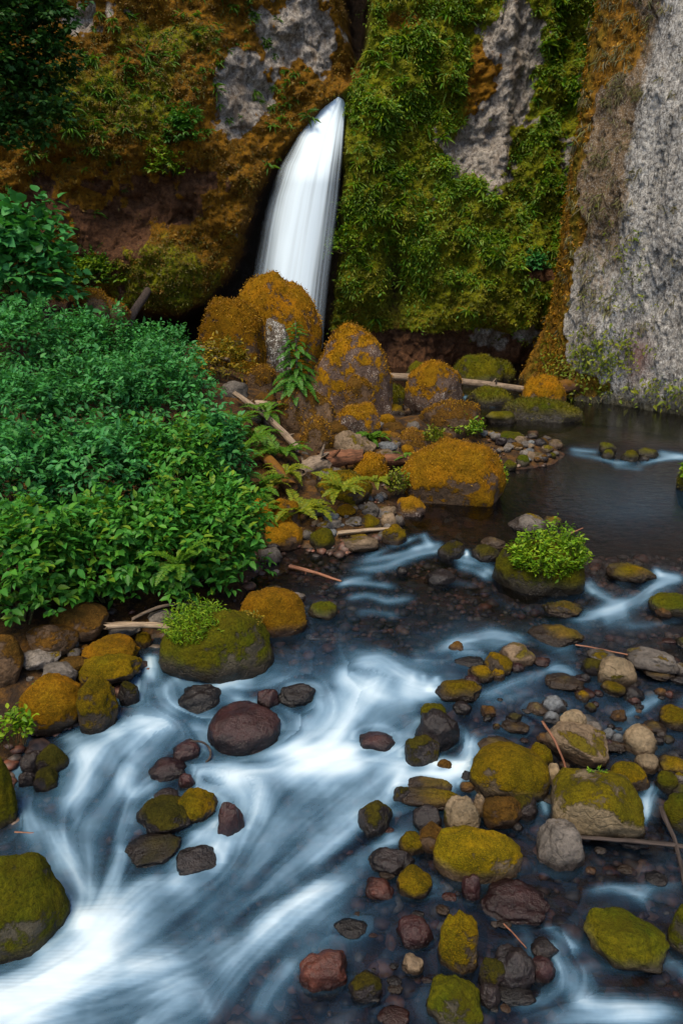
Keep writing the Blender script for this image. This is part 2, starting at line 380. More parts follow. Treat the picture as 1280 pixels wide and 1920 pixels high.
# finer relief, blocky where bare and lumpy where mossed
d1, d2, cid = worley(X * 1.5, Y0 * .3, Z * 1.1, 2)
D += fr * (1 - moss * .6) * (0.30 * (cid - .5) + 0.18 * np.minimum(d1, .8))
d1, d2, cid = worley(X * 4.2, Y0 * .3, Z * 3.4, 3)
D += fr * (1 - .5 * moss) * (0.13 * (cid - .5) + 0.07 * d1)
d1, d2, cid = worley(X * 2.6 + .3 * nz2, Y0 * .2, Z * 3.2, 6)
D -= fr * moss * 0.30 * (.55 - d1)
D += fr * moss * .08 * fbm(X * 6, Z * 6, 9, 3)
Yc = Y0 + D
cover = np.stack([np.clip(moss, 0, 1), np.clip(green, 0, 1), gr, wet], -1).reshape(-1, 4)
def cliff_mat():
    m, nt = newmat('cliff_rock'); t = NT(nt)
    a = t.n('ShaderNodeAttribute', {'attribute_name': 'cover'}); s = t.n('ShaderNodeSeparateColor', Color=a.outputs['Color'])
    tc = t.n('ShaderNodeTexCoord'); v = tc.outputs['Object']
    n1 = t.noise(v, 1.3, 6, .65); n2 = t.noise(v, 6, 5, .7); n3 = t.noise(v, 20, 4, .75)
    mp = t.n('ShaderNodeMapping', Vector=v, Scale=(1, 1, .25)); n4 = t.noise(mp.outputs[0], 1.6, 4, .6)
    brown = t.mix(t.ramp(n2, [(.35, 0.0), (.7, 1.0)]), (0.04, 0.019, 0.011), (0.15, 0.07, 0.033))
    brown = t.mix(t.ramp(n3, [(.54, 0.0), (.72, .8)]), brown, (0.14, 0.075, 0.045))
    grey = t.mix(t.ramp(n2, [(.32, 0.0), (.66, 1.0)]), (0.10, 0.085, 0.075), (0.47, 0.43, 0.39))
    grey = t.mix(t.ramp(n3, [(.36, .8), (.46, 0.0)]), grey, (0.05, 0.04, 0.035))
    grey = t.mix(t.ramp(n4, [(.5, 0.0), (.7, .6)]), grey, (0.16, 0.10, 0.05))
    gold = t.mix(t.ramp(n1, [(.35, 0.0), (.62, 1.0)]), (0.12, 0.058, 0.004), (0.25, 0.115, 0.006))
    gold = t.mix(t.ramp(n2, [(.34, .9), (.52, 0.0)]), gold, (0.032, 0.016, 0.004))
    gold = t.mix(t.ramp(n3, [(.52, 0.0), (.70, .55)]), gold, (0.28, 0.15, 0.010))
    grn = t.mix(t.ramp(n1, [(.35, 0.0), (.65, 1.0)]), (0.085, 0.115, 0.003), (0.19, 0.19, 0.004))
    grn = t.mix(t.ramp(n2, [(.36, .9), (.52, 0.0)]), grn, (0.014, 0.015, 0.002))
    grn = t.mix(t.ramp(n3, [(.54, 0.0), (.70, .6)]), grn, (0.25, 0.24, 0.008))
    c = t.mix(s.outputs[2], brown, grey)
    gk = t.ramp(t.math('ADD', s.outputs[1], t.math('MULTIPLY', t.math('SUBTRACT', n1, .5), 1.0)), [(.35, 0.0), (.6, 1.0)])
    mk = t.ramp(t.math('ADD', s.outputs[0], t.math('MULTIPLY', t.math('SUBTRACT', n2, .5), 1.0)), [(.35, 0.0), (.55, 1.0)])
    c = t.mix(mk, c, t.mix(gk, gold, grn))
    c = t.mix(t.math('MULTIPLY', a.outputs['Alpha'], .93), c, t.mix(n2, (0.004, 0.005, 0.006), (0.018, 0.016, 0.012)))  # near-black for wet rock and the painted shade
    h = t.math('ADD', t.math('MULTIPLY', n2, .7), t.math('MULTIPLY', n3, .45))
    b = t.n('ShaderNodeBsdfPrincipled', Base_Color=c, Roughness=t.math('MULTIPLY_ADD', a.outputs['Alpha'], -.5, .95), Normal=t.bump(h, 1.0, .22))
    b.inputs['Specular IOR Level'].default_value = .15
    t.out(b); return m
CV = np.stack([X, Yc, Z], -1)
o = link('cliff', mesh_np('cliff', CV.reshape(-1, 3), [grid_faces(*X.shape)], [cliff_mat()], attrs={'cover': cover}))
tag(o, kind='structure')
CLIFF = dict(P=CV, px=px, py=py, moss=moss, green=green, wet=wet, left=left, gr=gr, oran=oran)
def cliff_at(px_, py_, out=0.0):
    i = np.argmin((px - px_) ** 2 + (py - py_) ** 2)
    q = CV.reshape(-1, 3)[i].copy(); q[1] -= out; return q

# right buttress: a ribbon along a bent plan line
PL = np.array([(12.0, 43), (11.0, 40), (9.9, 37), (9.0, 34), (8.5, 31.7), (12.2, 27.6), (17, 22.3), (24, 15), (30, 6), (34, -8.)])
seg = np.linalg.norm(np.diff(PL, axis=0), axis=1); cum = np.concatenate([[0], np.cumsum(seg)])
us = np.concatenate([np.linspace(0, 21, 420), np.linspace(21, cum[-1], 90)[1:]])
_ux = np.linspace(0, cum[-1], 2000); k = np.ones(31) / 31
_bx = np.convolve(np.pad(np.interp(_ux, cum, PL[:, 0]), 15, 'edge'), k, 'valid'); _by = np.convolve(np.pad(np.interp(_ux, cum, PL[:, 1]), 15, 'edge'), k, 'valid')
zs = np.concatenate([np.linspace(1.2, 18, 330), np.linspace(18, 30, 50)[1:]])
U, Z = np.meshgrid(us, zs)
BX = np.interp(U, _ux, _bx); BY = np.interp(U, _ux, _by)
TX = np.gradient(_bx, _ux); TY = np.gradient(_by, _ux); L_ = np.hypot(TX, TY)
NX = np.interp(U, _ux, TY / L_); NY = np.interp(U, _ux, -TX / L_)          # towards the pool
uc = cum[4]                                                                   # the corner of the buttress
BX = BX + 0.085 * np.maximum(Z - 9, 0) - 1.5 * np.exp(-np.maximum(Z - 2, 0) / 2.4) * np.exp(-((U - 6.5) / 2.6) ** 2) + .35 * np.exp(-np.maximum(Z - 2, 0) / 1.5) * sstep(9, 12, U)
px, py = chart(BX, BY, Z)
nz = fbm(U * .8, Z * .5, 31, 4); nz2 = fbm(U * 2.6, Z * 1.6, 33, 3)
edge = U - uc
strip = np.clip(sstep(.2, .9, 1.25 - np.abs(edge - .9 - .6 * nz) / 1.9), 0, 1) * (.35 + .65 * sstep(540, 360, py)) + .18 * sstep(.1, .6, nz)     # brown grassy strip along the corner
og = sstep(.25, .75, 1.2 * sstep(.75, -.2, edge - .3 * nz2) + .9 * gauss(px, py, 1060, 720, 90, 25) * (1 + nz) + .9 * gauss(px, py, 1150, 60, 60, 90) + .75 * gauss(px, py, 1090, 430, 22, 25) + .35 * nz)
red = gauss(px, py, 1195, 670, 26, 45)
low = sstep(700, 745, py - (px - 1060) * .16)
d1, d2, cid = worley(U * 1.3, 0 * U, Z * .32, 11); Dn = .26 * (cid - .5) + .10 * d1
d1, d2, cid = worley(U * 4.0, 0 * U + 2, Z * 1.1, 12); Dn = Dn + .11 * (cid - .5) + .06 * d1
d1, d2, cid = worley(U * 9.0, 0 * U + 4, Z * 4.0, 13); Dn = Dn + .07 * (cid - .5)
bare = 1 - np.clip(og, 0, 1)
Dn = Dn * (.35 + .65 * bare) + .3 * fbm(U * .35, Z * .2, 40, 2) + .12 * fbm(U * 3, Z * 3, 41, 3) * (1 - bare)
RV = np.stack([BX + NX * Dn, BY + NY * Dn, Z], -1)
m, nt = newmat('columnar_rock'); t = NT(nt)
a = t.n('ShaderNodeAttribute', {'attribute_name': 'cover'}); s = t.n('ShaderNodeSeparateColor', Color=a.outputs['Color'])
tc = t.n('ShaderNodeTexCoord'); v = tc.outputs['Object']
mpv = t.n('ShaderNodeMapping', Vector=v, Scale=(1, 1, .24)).outputs[0]; n1 = t.noise(mpv, .8, 5, .6); n2 = t.noise(mpv, 6, 6, .75); n3 = t.noise(v, 17, 4, .75)
mpc = t.n('ShaderNodeMapping', Vector=v, Scale=(1, 1, .5)).outputs[0]; n5 = t.noise(mpc, 17, 3, .6); n6 = t.noise(mpc, 11, 3, .65)
vc = t.n('ShaderNodeSeparateColor', Color=t.vor(v, 9, 'F1', 1))
g = t.mix(t.ramp(n2, [(.34, 0.0), (.62, 1.0)]), (0.08, 0.074, 0.068), (0.41, 0.40, 0.385))
g = t.mix(t.ramp(t.math('ADD', t.math('MULTIPLY', n1, .5), t.math('MULTIPLY', n3, .5)), [(.49, 0.0), (.6, .8)]), g, (0.5, 0.49, 0.47))
g = t.mix(t.ramp(n3, [(.36, .85), (.48, 0.0)]), g, (0.045, 0.04, 0.04))
g = t.mix(t.math('MULTIPLY', vc.outputs[0], .3), g, (0.12, 0.10, 0.09))
g = t.mix(t.ramp(n5, [(.55, 0.0), (.62, .5)]), g, (0.62, 0.62, 0.61)); g = t.mix(t.ramp(n6, [(.39, .55), (.45, 0.0)]), g, (0.06, 0.055, 0.052))
br = t.mix(t.ramp(n2, [(.33, 0.0), (.66, 1.0)]), (0.04, 0.026, 0.018), (0.20, 0.135, 0.075))
br = t.mix(t.ramp(n3, [(.5, 0.0), (.68, .8)]), br, (0.36, 0.33, 0.29))
c = t.mix(t.ramp(t.math('ADD', s.outputs[1], t.math('MULTIPLY', t.math('SUBTRACT', n2, .5), 1.2)), [(.3, 0.0), (.7, 1.0)]), g, br)
c = t.mix(t.math('MULTIPLY', s.outputs[2], .75), c, (0.10, 0.03, 0.025))
gd = t.mix(t.ramp(n2, [(.35, 0.0), (.62, 1.0)]), (0.04, 0.022, 0.004), (0.24, 0.115, 0.010))
gd = t.mix(t.ramp(n1, [(.45, 0.0), (.62, .8)]), gd, (0.10, 0.085, 0.005))
c = t.mix(t.ramp(t.math('ADD', s.outputs[0], t.math('MULTIPLY', t.math('SUBTRACT', n2, .5), 1.1)), [(.35, 0.0), (.6, 1.0)]), c, gd)
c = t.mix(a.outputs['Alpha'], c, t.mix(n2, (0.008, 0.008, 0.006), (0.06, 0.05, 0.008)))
b = t.n('ShaderNodeBsdfPrincipled', Base_Color=c, Roughness=.9, Normal=t.bump(t.math('ADD', t.math('MULTIPLY', n2, .7), t.math('ADD', t.math('MULTIPLY', n3, .4), t.math('MULTIPLY', n5, .4))), .9, .14))
b.inputs['Specular IOR Level'].default_value = .15
t.out(b)
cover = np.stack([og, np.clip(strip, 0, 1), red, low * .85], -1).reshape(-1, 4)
o = link('cliff', mesh_np('cliff_buttress', RV.reshape(-1, 3), [grid_faces(*U.shape)[:, ::-1]], [m], attrs={'cover': cover}))
tag(o, kind='structure')
BUTT = dict(P=RV, px=px, py=py, N=np.stack([NX, NY, 0 * NX], -1), strip=strip, og=og)

# ---- waterfall: a bellied sheet hugging the recess
def fall_mesh():
    pys = np.linspace(176, 655, 200)
    l = np.interp(pys, [176, 186, 200, 225, 250, 310, 370, 430, 500, 560, 655], [622, 614, 600, 576, 556, 522, 500, 486, 474, 464, 452])
    r = np.interp(pys, [176, 186, 230, 300, 380, 450, 520, 600, 655], [650, 649, 646, 642, 635, 627, 618, 610, 606])
    nc = 90; q = np.linspace(0, 1, nc)
    V = []; A = []; 
    for i, y in enumerate(pys):
        k = (y - 176) / 479
        Yd = 39.0 - 1.3 * sstep(0, .35, k) - .4 * k
        Q = at(0, y, Yd); z = Q[2]
        xl, xr = at(l[i], y, Yd)[0], at(r[i], y, Yd)[0]
        Xr = xl + (xr - xl) * q
        bel = np.sin(np.pi * q) ** .6
        V.append(np.stack([Xr, Yd + .55 - .6 * bel + .04 * pn(q * 5, k * 1.5, 3), np.full(nc, z)], -1))
        st = fbm(q * 16 + .6 * k, np.full(nc, k * .9), 4, 3); st2 = fbm(q * 40, np.full(nc, k * 1.4), 8, 2)
        core = sstep(-.04, .14 + .30 * min(1, k * 4), q + .05 * pn(k * 6, q * 2, 7)) * (1 - .80 * sstep(.66 + .12 * (1 - k), .92, q) * sstep(.06, .3, k)) * (1 - sstep(.95, 1, q))
        al = np.clip(core * (1.04 + .30 * st * sstep(.3, .85, q + .1 * k)) * (1 - .22 * sstep(.15, .55, fbm(q * 9, np.full(nc, k * .7), 14, 2)) * sstep(.35, .7, q)) + .25 * st2 * core * (1 - core) * 3, 0, 1)
        A.append(al)
    return mesh_np('waterfall', np.concatenate(V), [grid_faces(len(pys), nc)], [FOAMM], attrs={'foam': np.concatenate(A)})
m, nt = newmat('falling_water'); t = NT(nt)
a = t.n('ShaderNodeAttribute', {'attribute_name': 'foam'})
d = t.n('ShaderNodeBsdfDiffuse', Color=(0.72, 0.85, 0.97)); tr = t.n('ShaderNodeBsdfTranslucent', Color=(0.85, 0.93, 1.0)); tp = t.n('ShaderNodeBsdfTransparent')
w = t.n('ShaderNodeMixShader', i0=.04, i1=d.outputs[0], i2=tr.outputs[0])
t.out(t.n('ShaderNodeMixShader', i0=a.outputs['Fac'], i1=tp.outputs[0], i2=w.outputs[0]))
FOAMM = m
o = link('waterfall', fall_mesh()); tag(o, 'silky white waterfall dropping from a notch in the mossy cliff', 'waterfall', kind='structure')
# ================================================================== stones
_ICO = {}
def ico(l):
    if l not in _ICO:
        bm = bmesh.new(); bmesh.ops.create_icosphere(bm, subdivisions=l, radius=1)
        V = np.array([v.co[:] for v in bm.verts]); Fc = np.array([[v.index for v in f.verts] for f in bm.faces]); bm.free()
        _ICO[l] = (V / np.linalg.norm(V, axis=1)[:, None], Fc)
    return _ICO[l]
def rock_shape(level, seed, angular=.5, lump=.28, fine=.03):
    D, Fc = ico(level); rs = np.random.RandomState(seed)
    o = rs.rand(3) * 90
    r = 1 + lump * fbm(D[:, 0] * .9 + o[0], D[:, 1] * .9 + o[1], D[:, 2] * .9 + o[2], 2)
    V = D * r[:, None]
    for _ in range(int(4 + 9 * angular)):
        n = rs.normal(size=3); n[2] *= .8; n /= np.linalg.norm(n)
        dd = V @ n; lim = dd.max() * rs.uniform(.72, .95)
        V = V - np.maximum(dd - lim, 0)[:, None] * n * (.55 + .42 * angular)
    V = V * (1 + .10 * lump / .28 * fbm(V[:, 0] * 1.7 + o[2], V[:, 1] * 1.7 + o[0], V[:, 2] * 1.7 + o[1], 2))[:, None]
    f = fbm(V[:, 0] * 2.6 + o[1], V[:, 1] * 2.6 + o[2], V[:, 2] * 2.6 + o[0], 4)
    f2 = fbm(V[:, 0] * 9 + o[2], V[:, 1] * 9 + o[0], V[:, 2] * 9 + o[1], 3)
    V = V * (1 + .05 * lump / .28 * f + fine * f2)[:, None]
    V -= (V.max(0) + V.min(0)) / 2; V /= (V.max(0) - V.min(0)) / 2
    V = np.sign(V) * np.abs(V) ** .94
    return V, Fc
ANG = dict(O=.3, g=.42, b=.55, l=.45, p=.8, o=.12, v=.12, h=.55, H=.6, t=.6, y=.65, s=.6, d=.6, w=.3, m=.12, r=.15)
ROCKS = {}
_seed = [100]
def place(x0, y0, x1, y1, k=.35, kb=.9, lift=0.0, Yd=None):
    """size and spot of a stone standing on the ground so that it fills the box"""
    cx, pyc = (x0 + x1) / 2, (y0 + y1) / 2; a = b = c = .3
    for _ in range(6):
        dx, dy, dz = ray(cx, pyc); th = math.atan2(-dz, math.hypot(dx, dy)); si, cs = abs(math.sin(th)), math.cos(th)
        t_, P = march(cx, pyc, lift + k * c)
        if Yd: P = at(cx, pyc, Yd); t_ = P[1] * CP + (CZ - P[2]) * SP
        s = t_ / F
        a = (x1 - x0) / 2 * s; h = (y1 - y0) * s; b = a * kb; kk = math.sqrt(max(0, 1 - k * k))
        tot = lambda c, b: math.hypot(c * cs, b * si) + kk * b * si + k * c * cs
        cmin = .28 * a
        if tot(cmin, b) > h:
            c = cmin
            lo, hi = .05 * b, b
            for _ in range(20):
                mid = (lo + hi) / 2
                if tot(c, mid) > h: hi = mid
                else: lo = mid
            b = lo
        else:
            lo, hi = cmin, 4 * a
            for _ in range(24):
                mid = (lo + hi) / 2
                if tot(mid, b) > h: hi = mid
                else: lo = mid
            c = lo
        pyc = y0 + math.hypot(c * cs, b * si) / s
    return P, (a, b, c), math.atan2(dx, dy), s
def stone(name, mat, box, label, k=.35, kb=.9, lift=0.0, group=None, ang=None, lump=.28, cat=None, Yd=None):
    P, (a, b, c), az, s = place(*box, k, kb, lift, Yd)
    w = max(box[2] - box[0], box[3] - box[1])
    lv = 3 if w < 28 else 4 if w < 75 else 5
    _seed[0] += 1
    V, Fc = rock_shape(lv, _seed[0], ANG.get(mat, .5) if ang is None else ang, lump)
    V = V * np.array([a, b, c]); z = V[:, 2] + P[2]; wl = float(zw(P[1]))
    w_ = box[2] - box[0]; near = 1.0 if float(np.maximum(sdist(P[:1], P[1:2], LAND), sdist(P[:1], P[1:2], RIGHT))[0]) < .35 else 0.0
    hb = max(.03, s * (8 + .10 * w_)); wet = near * sstep(wl + hb * 1.5, wl + hb * .6, z + hb * .7 * fbm(V[:, 0] * .2 / hb, V[:, 1] * .2 / hb, V[:, 2] * .2 / hb, 2))
    me = mesh_np(name, V, [Fc], [M[mat]], attrs={'wet': wet})
    o = link(name, me, None, P, (0, 0, -az))
    tag(o, label, cat or name, group)
    o['px'] = s
    ROCKS[label] = o
    return o
